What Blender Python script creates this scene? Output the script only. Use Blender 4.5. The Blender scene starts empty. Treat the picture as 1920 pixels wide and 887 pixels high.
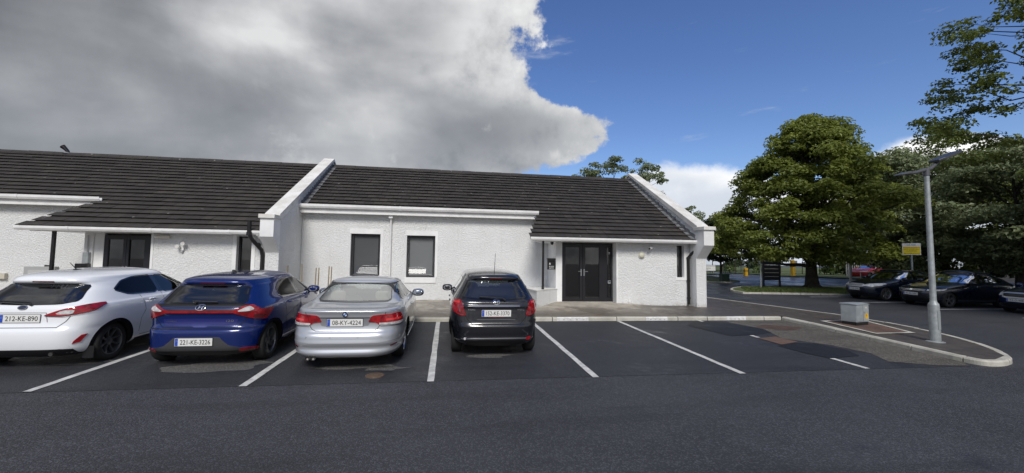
import bpy, bmesh, math, random
import numpy as np
from mathutils import Vector, Matrix, geometry
R = math.radians
random.seed(7)
rng = np.random.default_rng(11)
scene = bpy.context.scene
COL = scene.collection

# ------------------------------------------------------------------ camera
F_PX, PIT, ROL, YAW, CAM_H = 755.06, .0629, .0121, .1579, 1.7135
_r = Vector((math.cos(YAW), -math.sin(YAW), 0)); _f = Vector((math.sin(YAW), math.cos(YAW), 0)); _z = Vector((0, 0, 1))
_d = _f*math.cos(PIT) + _z*math.sin(PIT); _u = -_f*math.sin(PIT) + _z*math.cos(PIT)
_c, _s = math.cos(ROL), math.sin(ROL)
_i = _r*_c + _u*_s; _j = -_r*_s + _u*_c
cd = bpy.data.cameras.new('camera'); cam = bpy.data.objects.new('camera', cd); COL.objects.link(cam)
cd.sensor_width = 36.0; cd.lens = 36.0*F_PX/1920; cd.clip_start = .05; cd.clip_end = 2000
m = Matrix(((_i.x, _j.x, -_d.x, 0), (_i.y, _j.y, -_d.y, 0), (_i.z, _j.z, -_d.z, CAM_H), (0, 0, 0, 1)))
cam.matrix_world = m
scene.camera = cam

# ------------------------------------------------------------------ light
SUN_DIR = Vector((-.10, -.74, .66)).normalized()
SUN_EL = math.asin(SUN_DIR.z); SUN_AZ = math.atan2(SUN_DIR.x, SUN_DIR.y)
sd = bpy.data.lights.new('sun', 'SUN'); sun = bpy.data.objects.new('sun', sd); COL.objects.link(sun)
sd.energy = 2.7; sd.angle = R(20); sd.color = (1.0, .96, .90)
sun.rotation_euler = (-SUN_DIR).to_track_quat('-Z', 'Y').to_euler(); sun.location = (0, -20, 40)
scene.view_settings.view_transform = 'Standard'; scene.view_settings.look = 'None'
scene.view_settings.exposure = 0.15; scene.view_settings.gamma = 1.0; scene.view_settings.use_curve_mapping = False

# ------------------------------------------------------------------ sky
world = bpy.data.worlds.new('World'); scene.world = world; world.use_nodes = True
wt = world.node_tree; wt.nodes.clear()
class NT:
    """small helper that writes node trees"""
    def __init__(s, tree): s.t = tree
    def n(s, typ, **kw):
        nd = s.t.nodes.new(typ)
        for k, v in kw.items(): setattr(nd, k, v)
        return nd
    def l(s, a, b): s.t.links.new(a, b)
    def val(s, x, sock):
        if hasattr(x, 'is_output') or isinstance(x, bpy.types.NodeSocket): s.l(x, sock)
        else: sock.default_value = x
    def m(s, op, a, b=0.0, c=0.0, clamp=False):
        nd = s.n('ShaderNodeMath', operation=op, use_clamp=clamp)
        for i, x in enumerate((a, b, c)): s.val(x, nd.inputs[i])
        return nd.outputs[0]
    def mix(s, fac, a, b, blend='MIX'):
        nd = s.n('ShaderNodeMix', data_type='RGBA', blend_type=blend)
        s.val(fac, nd.inputs[0])
        for x, i in ((a, 6), (b, 7)):
            if isinstance(x, tuple): x = tuple(x) + (1,) if len(x) == 3 else x
            s.val(x, nd.inputs[i])
        return nd.outputs[2]
    def ramp(s, fac, pts, interp='LINEAR'):
        nd = s.n('ShaderNodeValToRGB'); cr = nd.color_ramp; cr.interpolation = interp
        while len(cr.elements) < len(pts): cr.elements.new(.5)
        for e, (p, c) in zip(cr.elements, pts):
            e.position = p
            if not isinstance(c, tuple): c = (c, c, c)
            e.color = tuple(c) + (1,) if len(c) == 3 else c
        s.val(fac, nd.inputs[0]); return nd.outputs[0]
    def noise(s, vec, scale, detail=4.0, rough=.5, dist=0.0, dim='3D', w=None):
        nd = s.n('ShaderNodeTexNoise', noise_dimensions=dim)
        if vec is not None: s.l(vec, nd.inputs['Vector'])
        nd.inputs['Scale'].default_value = scale; nd.inputs['Detail'].default_value = detail
        nd.inputs['Roughness'].default_value = rough; nd.inputs['Distortion'].default_value = dist
        return nd.outputs[0]
    def sstep(s, x, a, b):
        nd = s.n('ShaderNodeMapRange', interpolation_type='SMOOTHSTEP')
        s.val(x, nd.inputs[0]); nd.inputs[1].default_value = a; nd.inputs[2].default_value = b
        return nd.outputs[0]
    def curve(s, x, pts, x0, x1, y0, y1):
        """float curve with the points given in real units"""
        nd = s.n('ShaderNodeFloatCurve'); cv = nd.mapping.curves[0]
        P = [((p-x0)/(x1-x0), (q-y0)/(y1-y0)) for p, q in pts]
        while len(cv.points) < len(P): cv.points.new(.5, .5)
        for cp, (p, q) in zip(cv.points, P): cp.location = (p, q)
        nd.mapping.update()
        s.val(s.m('DIVIDE', s.m('SUBTRACT', x, x0), x1-x0, clamp=True), nd.inputs[1])
        return s.m('MULTIPLY_ADD', nd.outputs[0], y1-y0, y0)

w = NT(wt)
tc = w.n('ShaderNodeTexCoord').outputs['Generated']
sep = w.n('ShaderNodeSeparateXYZ'); w.l(tc, sep.inputs[0])
dx, dy, dz = sep.outputs
ay = w.m('MAXIMUM', w.m('ABSOLUTE', dy), .06)
uu = w.m('DIVIDE', dx, ay); vv = w.m('DIVIDE', dz, ay)
sky = w.n('ShaderNodeTexSky', sky_type='NISHITA', sun_disc=False)
sky.sun_elevation = SUN_EL; sky.sun_rotation = SUN_AZ; sky.altitude = 50; sky.air_density = 1.0; sky.dust_density = .6; sky.ozone_density = 1.6
hsv = w.n('ShaderNodeHueSaturation'); hsv.inputs['Hue'].default_value = .514; hsv.inputs['Saturation'].default_value = 1.22; hsv.inputs['Value'].default_value = 1.2
w.l(sky.outputs[0], hsv.inputs['Color'])
skycol = hsv.outputs[0]
nb = w.noise(tc, 2.6, 9, .55, .15)          # large billows
nf = w.noise(tc, 9.0, 8, .62)               # cauliflower edge
ns = w.noise(tc, 1.5, 3, .5)
mp = w.n('ShaderNodeMapping'); mp.inputs['Scale'].default_value = (1.0, 1.0, 2.6); w.l(tc, mp.inputs[0])
nst = w.noise(mp.outputs[0], 1.7, 5, .45, .25)  # flattened rolls
edge = w.curve(vv, [(-.1, .19), (.20, .19), (.235, .23), (.275, .32), (.32, .43), (.37, .425), (.41, .32), (.45, .215), (.5, .185), (.59, .21), (.69, .245), (.85, .24), (1.4, .15)], -.1, 1.4, -.5, 1.0)
dist = w.m('SUBTRACT', edge, uu)            # > 0 inside the big cloud
dist = w.m('ADD', dist, w.m('MULTIPLY', w.m('SUBTRACT', nf, .5), .34))
big = w.sstep(dist, -.008, .035)
# shade inside the cloud: bright rim, grey belly
rim = w.sstep(w.m('ADD', dist, w.m('MULTIPLY', w.m('SUBTRACT', nb, .5), .5)), .42, .02)
bright = w.m('MULTIPLY', w.m('MULTIPLY', w.sstep(uu, -.80, -.15), w.sstep(vv, .30, .55)), .11)   # the thinner, lighter middle of the cloud
bl = w.m('ADD', w.m('ADD', w.m('MULTIPLY', nst, .66), w.m('MULTIPLY', nb, .34)), bright)
belly = w.ramp(bl, [(.40, (1.15, 1.22, 1.38)), (.47, (1.75, 1.84, 2.03)), (.53, (2.75, 2.87, 3.08)), (.59, (4.3, 4.4, 4.6)), (.66, (6.8, 6.85, 6.9))])
puffy = w.ramp(w.m('ADD', w.m('MULTIPLY', nb, .6), w.m('MULTIPLY', nf, .4)), [(.38, (2.6, 2.75, 3.05)), (.48, (6.0, 6.1, 6.2)), (.58, (9.2, 9.2, 9.1))])
low = w.sstep(vv, .52, .22)
cloudc = w.mix(w.m('MULTIPLY', rim, .80), belly, puffy)
cloudc = w.mix(w.m('MULTIPLY', low, .52), cloudc, (2.3, 2.55, 2.9))
bil = w.m('MULTIPLY', w.sstep(w.m('ADD', w.m('MULTIPLY', nb, .45), w.m('MULTIPLY', nf, .55)), .53, .66), w.m('MULTIPLY', w.sstep(vv, .60, .30), w.sstep(uu, -.75, .0)))
cloudc = w.mix(w.m('MULTIPLY', bil, .75), cloudc, (7.2, 7.2, 7.2))
# low bank of cumulus on the right, in front
top = w.curve(uu, [(-3, .05), (.25, .05), (.36, .15), (.45, .235), (.62, .275), (.80, .275), (1.0, .24), (1.25, .34), (1.5, .42), (1.9, .40), (3, .3)], -3, 3, 0, 1)
d2 = w.m('ADD', w.m('SUBTRACT', top, vv), w.m('MULTIPLY', w.m('SUBTRACT', nf, .5), .10))
bank = w.sstep(d2, -.008, .03)
bankc = w.mix(w.sstep(w.m('ADD', w.m('MULTIPLY', nst, .5), d2), .27, .40), (10.0, 10.0, 10.0), (6.0, 6.5, 7.3))
# wisps
mw = w.n('ShaderNodeMapping'); mw.inputs['Scale'].default_value = (1.5, 1.5, 7); mw.inputs['Rotation'].default_value = (0, R(14), 0); w.l(tc, mw.inputs[0])
wisp = w.m('MULTIPLY', w.sstep(w.noise(mw.outputs[0], 3.2, 7, .6), .60, .80), .45)
front = w.sstep(dy, -.05, .05)
col = w.mix(wisp, skycol, (6.5, 6.7, 7.0))
col = w.mix(w.m('MULTIPLY', bank, front), col, bankc)
colf = w.mix(big, col, cloudc)
# broken cloud behind the viewer (seen in glass and paint)
bk = w.sstep(w.m('ADD', w.m('MULTIPLY', nb, .6), w.m('MULTIPLY', ns, .4)), .46, .56)
hazeb = w.sstep(vv, .42, .16)
bk = w.m('MAXIMUM', bk, hazeb)
colb = w.mix(bk, skycol, w.mix(w.sstep(nf, .35, .65), (2.2, 2.3, 2.5), (6.0, 6.0, 6.0)))
col = w.mix(front, colb, colf)
bg = w.n('ShaderNodeBackground'); bg.inputs[1].default_value = .10
w.l(col, bg.inputs[0]); wo = w.n('ShaderNodeOutputWorld'); w.l(bg.outputs[0], wo.inputs[0])

# ------------------------------------------------------------------ terrain height
GA, GB, GY = .0291, -.0061, 5.973
def G(x, y):
    return GA*(min(max(y, -12), 34)-GY) + GB*min(max(x, -25), 45)

# ------------------------------------------------------------------ materials
MATS = {}
def mat(name, color=(.5, .5, .5), rough=.5, metal=0.0, coat=0.0, spec=.5, vary=0.0, vscale=4.0, bump=0.0, bscale=40.0, alpha=1.0, col2=None, backdark=False, ramp=None, coords='pos'):
    if name in MATS: return MATS[name]
    mt = bpy.data.materials.new(name); mt.use_nodes = True; MATS[name] = mt
    t = NT(mt.node_tree); b = mt.node_tree.nodes['Principled BSDF']
    b.inputs['Base Color'].default_value = tuple(color)+(1,); b.inputs['Roughness'].default_value = rough
    b.inputs['Metallic'].default_value = metal; b.inputs['Coat Weight'].default_value = coat; b.inputs['Coat Roughness'].default_value = .04
    b.inputs['Specular IOR Level'].default_value = spec
    pos = t.n('ShaderNodeNewGeometry').outputs['Position'] if coords == 'pos' else t.n('ShaderNodeTexCoord').outputs['Object']
    c = None
    if vary or col2:
        nz = t.noise(pos, vscale, 6, .6)
        c2 = col2 if col2 else tuple(x*(1-vary) for x in color)
        c = t.mix(t.sstep(nz, .35, .65), tuple(color), tuple(c2)); t.l(c, b.inputs['Base Color'])
    if bump:
        bp = t.n('ShaderNodeBump'); bp.inputs['Strength'].default_value = .8; bp.inputs['Distance'].default_value = bump
        t.l(t.noise(pos, bscale, 4, .6), bp.inputs['Height']); t.l(bp.outputs[0], b.inputs['Normal'])
    if backdark:
        g = t.n('ShaderNodeNewGeometry'); fab = t.n('ShaderNodeBsdfDiffuse'); fab.inputs[0].default_value = (.012, .012, .014, 1)
        mx = t.n('ShaderNodeMixShader'); out = mt.node_tree.nodes['Material Output']
        t.l(g.outputs['Backfacing'], mx.inputs[0]); t.l(b.outputs[0], mx.inputs[1]); t.l(fab.outputs[0], mx.inputs[2]); t.l(mx.outputs[0], out.inputs[0])
    return mt

def glass_mat(name, tint, refl=.06, rough=.015, ior=1.52):
    """thin tinted pane: Fresnel reflection over a coloured see-through"""
    if name in MATS: return MATS[name]
    mt = bpy.data.materials.new(name); mt.use_nodes = True; MATS[name] = mt; t = NT(mt.node_tree)
    mt.node_tree.nodes.clear()
    tr = t.n('ShaderNodeBsdfTransparent'); tr.inputs[0].default_value = tuple(tint)+(1,)
    gl = t.n('ShaderNodeBsdfGlossy'); gl.inputs['Roughness'].default_value = rough; gl.inputs[0].default_value = (1, 1, 1, 1)
    fr = t.n('ShaderNodeFresnel'); fr.inputs[0].default_value = ior
    mx = t.n('ShaderNodeMixShader'); t.l(t.m('ADD', fr.outputs[0], refl, clamp=True), mx.inputs[0])
    t.l(tr.outputs[0], mx.inputs[1]); t.l(gl.outputs[0], mx.inputs[2])
    out = t.n('ShaderNodeOutputMaterial'); t.l(mx.outputs[0], out.inputs[0])
    return mt

def asphalt_mat(name, base, speck, wet, rough=.62, seed=0.0):
    mt = bpy.data.materials.new(name); mt.use_nodes = True; t = NT(mt.node_tree); b = mt.node_tree.nodes['Principled BSDF']
    pos = t.n('ShaderNodeNewGeometry').outputs['Position']
    mpn = t.n('ShaderNodeMapping'); mpn.inputs['Location'].default_value = (seed, seed*.7, 0); t.l(pos, mpn.inputs[0]); p = mpn.outputs[0]
    big = t.noise(p, .45, 5, .6); mid = t.noise(p, 3.0, 5, .65); fine = t.noise(p, 90, 3, .7)
    vo = t.n('ShaderNodeTexVoronoi', feature='F1'); vo.inputs['Scale'].default_value = 75; t.l(p, vo.inputs['Vector'])
    sv = t.n('ShaderNodeSeparateColor'); t.l(vo.outputs['Color'], sv.inputs[0])
    c = t.mix(t.sstep(big, .3, .7), tuple(x*.80 for x in base), tuple(x*1.15 for x in base))
    c = t.mix(t.m('MULTIPLY', t.sstep(mid, .4, .75), .35), c, tuple(x*1.35 for x in base))
    c = t.mix(t.m('MULTIPLY', t.sstep(sv.outputs[0], .55, 1.0), speck), c, tuple(x*3.2 for x in base))
    c = t.mix(t.m('MULTIPLY', t.sstep(fine, .55, .8), .5), c, tuple(x*.35 for x in base))
    vs = t.n('ShaderNodeTexVoronoi', feature='F1'); vs.inputs['Scale'].default_value = 5; t.l(p, vs.inputs['Vector'])
    st = t.m('LESS_THAN', vs.outputs['Distance'], .022)
    c = t.mix(t.m('MULTIPLY', st, .6), c, (.30, .29, .27))
    mpt = t.n('ShaderNodeMapping'); mpt.inputs['Scale'].default_value = (.22, 1.6, 1); t.l(p, mpt.inputs[0])
    trk = t.sstep(t.noise(mpt.outputs[0], 1.1, 4, .55), .50, .68); c = t.mix(t.m('MULTIPLY', trk, .38), c, tuple(x*.55 for x in base))
    oil = t.sstep(t.noise(p, 1.7, 5, .7), .66, .78); c = t.mix(t.m('MULTIPLY', oil, .5), c, tuple(x*.35 for x in base))
    wetm = t.sstep(t.m('ADD', t.m('MULTIPLY', big, .7), t.m('MULTIPLY', mid, .3)), .62-wet*.3, .74-wet*.3)
    t.l(t.mix(t.m('MULTIPLY', wetm, .45), c, tuple(x*.5 for x in base)), b.inputs['Base Color'])
    rr = t.m('SUBTRACT', rough, t.m('MULTIPLY', wetm, rough*.45)); t.l(rr, b.inputs['Roughness'])
    b.inputs['Specular IOR Level'].default_value = .35
    bp = t.n('ShaderNodeBump'); bp.inputs['Strength'].default_value = .75; bp.inputs['Distance'].default_value = .008
    h = t.m('ADD', t.m('MULTIPLY', vo.outputs['Distance'], -1.0), t.m('MULTIPLY', fine, .6)); t.l(h, bp.inputs['Height']); t.l(bp.outputs[0], b.inputs['Normal'])
    return mt

def pavement_mat():
    mt = bpy.data.materials.new('stained_concrete'); mt.use_nodes = True; t = NT(mt.node_tree); b = mt.node_tree.nodes['Principled BSDF']
    pos = t.n('ShaderNodeNewGeometry').outputs['Position']; sp = t.n('ShaderNodeSeparateXYZ'); t.l(pos, sp.inputs[0])
    n1 = t.noise(pos, .9, 6, .62, .3); n2 = t.noise(pos, 5, 6, .65); n3 = t.noise(pos, 60, 3, .6)
    conc = t.mix(t.sstep(n2, .3, .7), (.30, .275, .23), (.42, .385, .32))
    dark = t.mix(t.sstep(n2, .3, .7), (.055, .05, .045), (.10, .085, .07))
    # pale concrete apron at the door, dark tarmac footpath to the right of it and along the kerb side
    right = t.sstep(t.m('ADD', sp.outputs[0], t.m('MULTIPLY', n1, 3.0)), 7.6, 9.0)
    damp = t.m('MULTIPLY', t.sstep(n1, .46, .58), .75)
    kerbside = t.m('MULTIPLY', t.sstep(t.m('ADD', sp.outputs[1], t.m('MULTIPLY', n1, 2.2)), 13.4, 12.4), .72)
    c = t.mix(damp, conc, (.13, .112, .088)); c = t.mix(kerbside, c, (.115, .098, .076))
    c = t.mix(right, c, dark)
    rust = t.m('MULTIPLY', t.sstep(t.noise(pos, 1.3, 5, .6), .58, .72), .4); c = t.mix(rust, c, (.16, .085, .05))
    c = t.mix(t.m('MULTIPLY', t.sstep(n3, .5, .75), .35), c, (.03, .03, .03))
    t.l(c, b.inputs['Base Color'])
    wet = t.m('MAXIMUM', t.sstep(n1, .5, .62), t.m('MULTIPLY', right, .6))
    t.l(t.m('SUBTRACT', .75, t.m('MULTIPLY', wet, .38)), b.inputs['Roughness']); b.inputs['Specular IOR Level'].default_value = .4
    bp = t.n('ShaderNodeBump'); bp.inputs['Strength'].default_value = .5; bp.inputs['Distance'].default_value = .005; t.l(n3, bp.inputs['Height']); t.l(bp.outputs[0], b.inputs['Normal'])
    return mt

def roughcast_mat():
    mt = bpy.data.materials.new('white_roughcast'); mt.use_nodes = True; t = NT(mt.node_tree); b = mt.node_tree.nodes['Principled BSDF']
    pos = t.n('ShaderNodeNewGeometry').outputs['Position']; sp = t.n('ShaderNodeSeparateXYZ'); t.l(pos, sp.inputs[0])
    a = t.noise(pos, 24, 6, .68, .4); g = t.noise(pos, 80, 4, .6); big = t.noise(pos, .8, 5, .6)
    h = t.m('ADD', t.m('MULTIPLY', t.sstep(a, .35, .7), 1.0), t.m('MULTIPLY', g, .45))
    bp = t.n('ShaderNodeBump'); bp.inputs['Strength'].default_value = .85; bp.inputs['Distance'].default_value = .019; t.l(h, bp.inputs['Height']); t.l(bp.outputs[0], b.inputs['Normal'])
    c = t.mix(t.sstep(big, .35, .7), (.82, .83, .83), (.75, .76, .75))
    c = t.mix(t.m('MULTIPLY', t.sstep(a, .52, .30), .30), c, (.56, .555, .53))
    # splash stain of mud and algae low on the wall
    foot = t.sstep(t.m('ADD', sp.outputs[2], t.m('MULTIPLY', t.noise(pos, 3, 5, .6), .45)), .62, .38)
    c = t.mix(t.m('MULTIPLY', foot, .62), c, (.30, .27, .20))
    ms = t.n('ShaderNodeMapping'); ms.inputs['Scale'].default_value = (5.0, 5.0, .35); t.l(pos, ms.inputs[0])
    streak = t.m('MULTIPLY', t.sstep(t.noise(ms.outputs[0], 1.6, 5, .6), .56, .72), .22); c = t.mix(streak, c, (.48, .475, .43))
    t.l(c, b.inputs['Base Color']); b.inputs['Roughness'].default_value = .85; b.inputs['Specular IOR Level'].default_value = .25
    return mt

def tile_mat():
    mt = bpy.data.materials.new('concrete_roof_tile'); mt.use_nodes = True; t = NT(mt.node_tree); b = mt.node_tree.nodes['Principled BSDF']
    pos = t.n('ShaderNodeNewGeometry').outputs['Position']
    at = t.n('ShaderNodeAttribute', attribute_name='tint'); f = at.outputs['Fac']
    c = t.mix(f, (.036, .033, .0305), (.052, .0465, .0415))
    c = t.mix(t.m('MULTIPLY', t.sstep(t.noise(pos, 1.1, 5, .6), .5, .72), .40), c, (.075, .066, .055))
    vo = t.n('ShaderNodeTexVoronoi'); vo.inputs['Scale'].default_value = 2.2; t.l(pos, vo.inputs['Vector'])
    lich = t.m('LESS_THAN', t.m('ADD', vo.outputs['Distance'], t.m('MULTIPLY', t.noise(pos, 30, 3, .6), .12)), .125)
    c = t.mix(t.m('MULTIPLY', lich, .55), c, (.38, .37, .33))
    moss = t.m('MULTIPLY', t.sstep(t.noise(pos, 2.5, 6, .7), .62, .75), .4); c = t.mix(moss, c, (.055, .055, .025))
    t.l(c, b.inputs['Base Color']); b.inputs['Roughness'].default_value = .72; b.inputs['Specular IOR Level'].default_value = .3
    bp = t.n('ShaderNodeBump'); bp.inputs['Strength'].default_value = .5; bp.inputs['Distance'].default_value = .006; t.l(t.noise(pos, 70, 4, .6), bp.inputs['Height']); t.l(bp.outputs[0], b.inputs['Normal'])
    return mt

def leaf_mat(name, dark, lightc, trans=.35, autumn=None):
    mt = bpy.data.materials.new(name); mt.use_nodes = True; t = NT(mt.node_tree); mt.node_tree.nodes.clear()
    f = t.n('ShaderNodeAttribute', attribute_name='tint').outputs['Fac']
    c = t.mix(f, dark, lightc)
    d = t.n('ShaderNodeBsdfPrincipled'); d.inputs['Roughness'].default_value = .5; d.inputs['Specular IOR Level'].default_value = .35; t.l(c, d.inputs['Base Color'])
    tr = t.n('ShaderNodeBsdfTranslucent'); t.l(t.mix(.5, c, tuple(x*1.6 for x in lightc)), tr.inputs[0])
    mx = t.n('ShaderNodeMixShader'); mx.inputs[0].default_value = trans; t.l(d.outputs[0], mx.inputs[1]); t.l(tr.outputs[0], mx.inputs[2])
    out = t.n('ShaderNodeOutputMaterial'); t.l(mx.outputs[0], out.inputs[0]); return mt

M_WALL = roughcast_mat(); M_TILE = tile_mat(); M_PAVE = pavement_mat()
M_WHITE = mat('white_plastic_trim', (.78, .78, .77), .35, vary=.12, vscale=3)
M_PLASTER = mat('smooth_white_plaster', (.78, .785, .78), .7, vary=.12, vscale=2, bump=.002, bscale=60)
M_COPING = mat('painted_coping', (.74, .735, .71), .7, col2=(.60, .585, .54), vscale=1.8, bump=.004, bscale=25)
M_ANTH = mat('anthracite_frame', (.012, .0125, .016), .35)
M_BLACK = mat('black_plastic', (.011, .011, .012), .35)
M_LEAD = mat('lead_flashing', (.20, .21, .225), .55, metal=.1, vary=.4, vscale=6)
M_BLIND = mat('grey_roller_blind', (.36, .36, .37), .8)
M_ROOM = mat('dim_interior', (.10, .098, .092), .9)
M_PANE = glass_mat('window_pane', (.66, .68, .68), .0)
M_DOORPANE = glass_mat('door_pane', (.50, .50, .47), .05)
M_STEEL = mat('brushed_steel', (.62, .63, .64), .28, metal=1.0)
M_GALV = mat('galvanised_steel', (.36, .39, .40), .5, metal=.35, vary=.25, vscale=9, bump=.0015, bscale=30)
M_KERB = mat('kerb_concrete', (.50, .485, .43), .85, col2=(.36, .35, .30), vscale=3.2, bump=.004, bscale=45)
M_PAINT = mat('road_paint', (.62, .62, .60), .7, col2=(.42, .42, .41), vscale=7, bump=.003, bscale=80)
M_ASPH = asphalt_mat('coarse_tarmac', (.039, .0405, .0465), .5, .10, .70)
M_BAY = asphalt_mat('bay_tarmac', (.031, .0322, .037), .35, .30, .60, 13.0)
M_PATCH = asphalt_mat('fresh_tarmac_patch', (.013, .0135, .016), .2, .2, .55, 31.0)
M_WORN = asphalt_mat('worn_gravelly_tarmac', (.072, .066, .057), .9, .25, .8, 5.0)
M_DRY = asphalt_mat('dry_tarmac', (.085, .083, .08), .5, .0, .8, 21.0)
M_ROADWET = asphalt_mat('wet_road', (.045, .048, .056), .25, .6, .50, 8.0)
M_GRASS = mat('grass', (.055, .085, .018), .9, col2=(.10, .115, .035), vscale=1.4, bump=.05, bscale=22)
M_BARK = mat('bark', (.035, .028, .02), .95, col2=(.06, .05, .038), vscale=5, bump=.03, bscale=16)

# ------------------------------------------------------------------ object helpers
def tag(o, label=None, cat=None, group=None, kind=None):
    if label: o['label'] = label
    if cat: o['category'] = cat
    if group: o['group'] = group
    if kind: o['kind'] = kind
    return o
def thing(name, label, cat, loc=(0, 0, 0), group=None, rot=(0, 0, 0)):
    o = bpy.data.objects.new(name, None); COL.objects.link(o); o.location = loc; o.rotation_euler = rot
    o.empty_display_size = .2
    return tag(o, label, cat, group)
def attach(o, parent, world=True):
    """parent a part; world=True when its mesh was written in world coordinates"""
    o.parent = parent
    if world and parent.parent is None:
        o.matrix_parent_inverse = (Matrix.Translation(parent.location) @ parent.rotation_euler.to_matrix().to_4x4()).inverted()
    return o

class MB:
    def __init__(s): s.v = []; s.f = []; s.mi = []; s.fa = []
    def add(s, vs, fs, mi=0):
        b = len(s.v); s.v += [tuple(p) for p in vs]; s.f += [tuple(b+i for i in f) for f in fs]; s.mi += [mi]*len(fs); return s
    def quad(s, a, b, c, d, mi=0): return s.add([a, b, c, d], [(0, 1, 2, 3)], mi)
    def box(s, x0, x1, y0, y1, z0, z1, mi=0):
        v = [(x0, y0, z0), (x1, y0, z0), (x1, y1, z0), (x0, y1, z0), (x0, y0, z1), (x1, y0, z1), (x1, y1, z1), (x0, y1, z1)]
        return s.add(v, [(0, 3, 2, 1), (4, 5, 6, 7), (0, 1, 5, 4), (1, 2, 6, 5), (2, 3, 7, 6), (3, 0, 4, 7)], mi)
    def prism(s, poly, axis, a, b, mi=0):
        """extrude a 2-D polygon along axis ('x': poly is (y,z); 'y': (x,z); 'z': (x,y))"""
        def P(p, t): return {'x': (t, p[0], p[1]), 'y': (p[0], t, p[1]), 'z': (p[0], p[1], t)}[axis]
        n = len(poly); v = [P(p, a) for p in poly]+[P(p, b) for p in poly]
        return s.add(v, [tuple(range(n)), tuple(range(2*n-1, n-1, -1))]+[(i, n+i, n+(i+1) % n, (i+1) % n) for i in range(n)], mi)
    def tube(s, pts, rad, n=10, mi=0, cap=True):
        pts = [Vector(p) for p in pts]; rads = rad if isinstance(rad, (list, tuple)) else [rad]*len(pts); rings = []; up = Vector((.31, .22, .92))
        for i, p in enumerate(pts):
            d = (pts[min(i+1, len(pts)-1)]-pts[max(i-1, 0)]).normalized()
            a = d.cross(up); a = a.normalized() if a.length > 1e-4 else d.orthogonal().normalized(); b = d.cross(a)
            rings.append([p+(a*math.cos(2*math.pi*k/n)+b*math.sin(2*math.pi*k/n))*rads[i] for k in range(n)])
        v = [q for r_ in rings for q in r_]; f = []
        for i in range(len(rings)-1):
            for k in range(n): f.append((i*n+k, i*n+(k+1) % n, (i+1)*n+(k+1) % n, (i+1)*n+k))
        if cap: f += [tuple(range(n-1, -1, -1)), tuple((len(rings)-1)*n+k for k in range(n))]
        return s.add(v, f, mi)
    def lathe(s, prof, c, axis='z', n=24, mi=0):
        """prof: (radius, height) pairs revolved about axis through c"""
        v = []; f = []; m_ = len(prof)
        for k in range(n):
            t = 2*math.pi*k/n
            for r_, h in prof:
                a, b = r_*math.cos(t), r_*math.sin(t)
                v.append({'z': (c[0]+a, c[1]+b, c[2]+h), 'x': (c[0]+h, c[1]+a, c[2]+b), 'y': (c[0]+a, c[1]+h, c[2]+b)}[axis])
        for k in range(n):
            for i in range(m_-1): f.append((k*m_+i, ((k+1) % n)*m_+i, ((k+1) % n)*m_+i+1, k*m_+i+1))
        return s.add(v, f, mi)
    def ellipsoid(s, c, r_, n=16, m_=10, mi=0, p=1.0):
        v = []; f = []
        sg = lambda x: math.copysign(abs(x)**p, x)
        for i in range(m_+1):
            ph = -math.pi/2+math.pi*i/m_
            for k in range(n):
                t = 2*math.pi*k/n
                v.append((c[0]+r_[0]*sg(math.cos(ph))*sg(math.cos(t)), c[1]+r_[1]*sg(math.cos(ph))*sg(math.sin(t)), c[2]+r_[2]*sg(math.sin(ph))))
        for i in range(m_):
            for k in range(n): f.append((i*n+k, i*n+(k+1) % n, (i+1)*n+(k+1) % n, (i+1)*n+k))
        return s.add(v, f, mi)
    def build(s, name, mats, parent=None, world=True, smooth=False, bevel=0.0, fix=True):
        me = bpy.data.meshes.new(name); me.from_pydata(s.v, [], s.f)
        if not isinstance(mats, (list, tuple)): mats = [mats]
        for m_ in mats: me.materials.append(m_)
        if len(mats) > 1: me.polygons.foreach_set('material_index', s.mi)
        if s.fa:
            at = me.attributes.new('tint', 'FLOAT', 'FACE'); at.data.foreach_set('value', s.fa)
        if fix:
            bm = bmesh.new(); bm.from_mesh(me); bmesh.ops.recalc_face_normals(bm, faces=bm.faces); bm.to_mesh(me); bm.free()
        if smooth:
            me.polygons.foreach_set('use_smooth', [True]*len(me.polygons))
            if smooth != 'all': me.set_sharp_from_angle(angle=R(40))
        o = bpy.data.objects.new(name, me); COL.objects.link(o)
        if parent is not None: attach(o, parent, world)
        if bevel:
            md = o.modifiers.new('bevel', 'BEVEL'); md.width = bevel; md.segments = 2; md.limit_method = 'ANGLE'; md.angle_limit = R(40)
        return o
def bxo(name, mats, parent, *a, bevel=0.0, world=True): return MB().box(*a).build(name, mats, parent, world, bevel=bevel)

def text_mesh(body, width, height, align='CENTER'):
    """lettering as mesh data lying in the XY plane, fitted to width x height around the origin"""
    cu = bpy.data.curves.new('lettering', 'FONT'); cu.body = body; cu.size = 1.0; cu.extrude = 0.0; cu.resolution_u = 3
    ob = bpy.data.objects.new('lettering', cu); COL.objects.link(ob)
    bpy.context.view_layer.update()
    me = bpy.data.meshes.new_from_object(ob.evaluated_get(bpy.context.evaluated_depsgraph_get()))
    bpy.data.objects.remove(ob)
    v = np.array([p.co[:] for p in me.vertices]); lo, hi = v.min(0), v.max(0); c = (lo+hi)/2
    sx, sy = width/(hi[0]-lo[0]), height/(hi[1]-lo[1])
    vs = [((p[0]-c[0])*sx, (p[1]-c[1])*sy) for p in v]; fs = [tuple(p.vertices) for p in me.polygons]
    bpy.data.meshes.remove(me)
    return vs, fs
def lettering(name, body, w_, h, place, mt, parent, world=True):
    """place(x, y) -> 3-D point"""
    vs, fs = text_mesh(body, w_, h); mb = MB(); mb.add([place(x, y) for x, y in vs], fs)
    return mb.build(name, mt, parent, world, fix=False)
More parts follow.
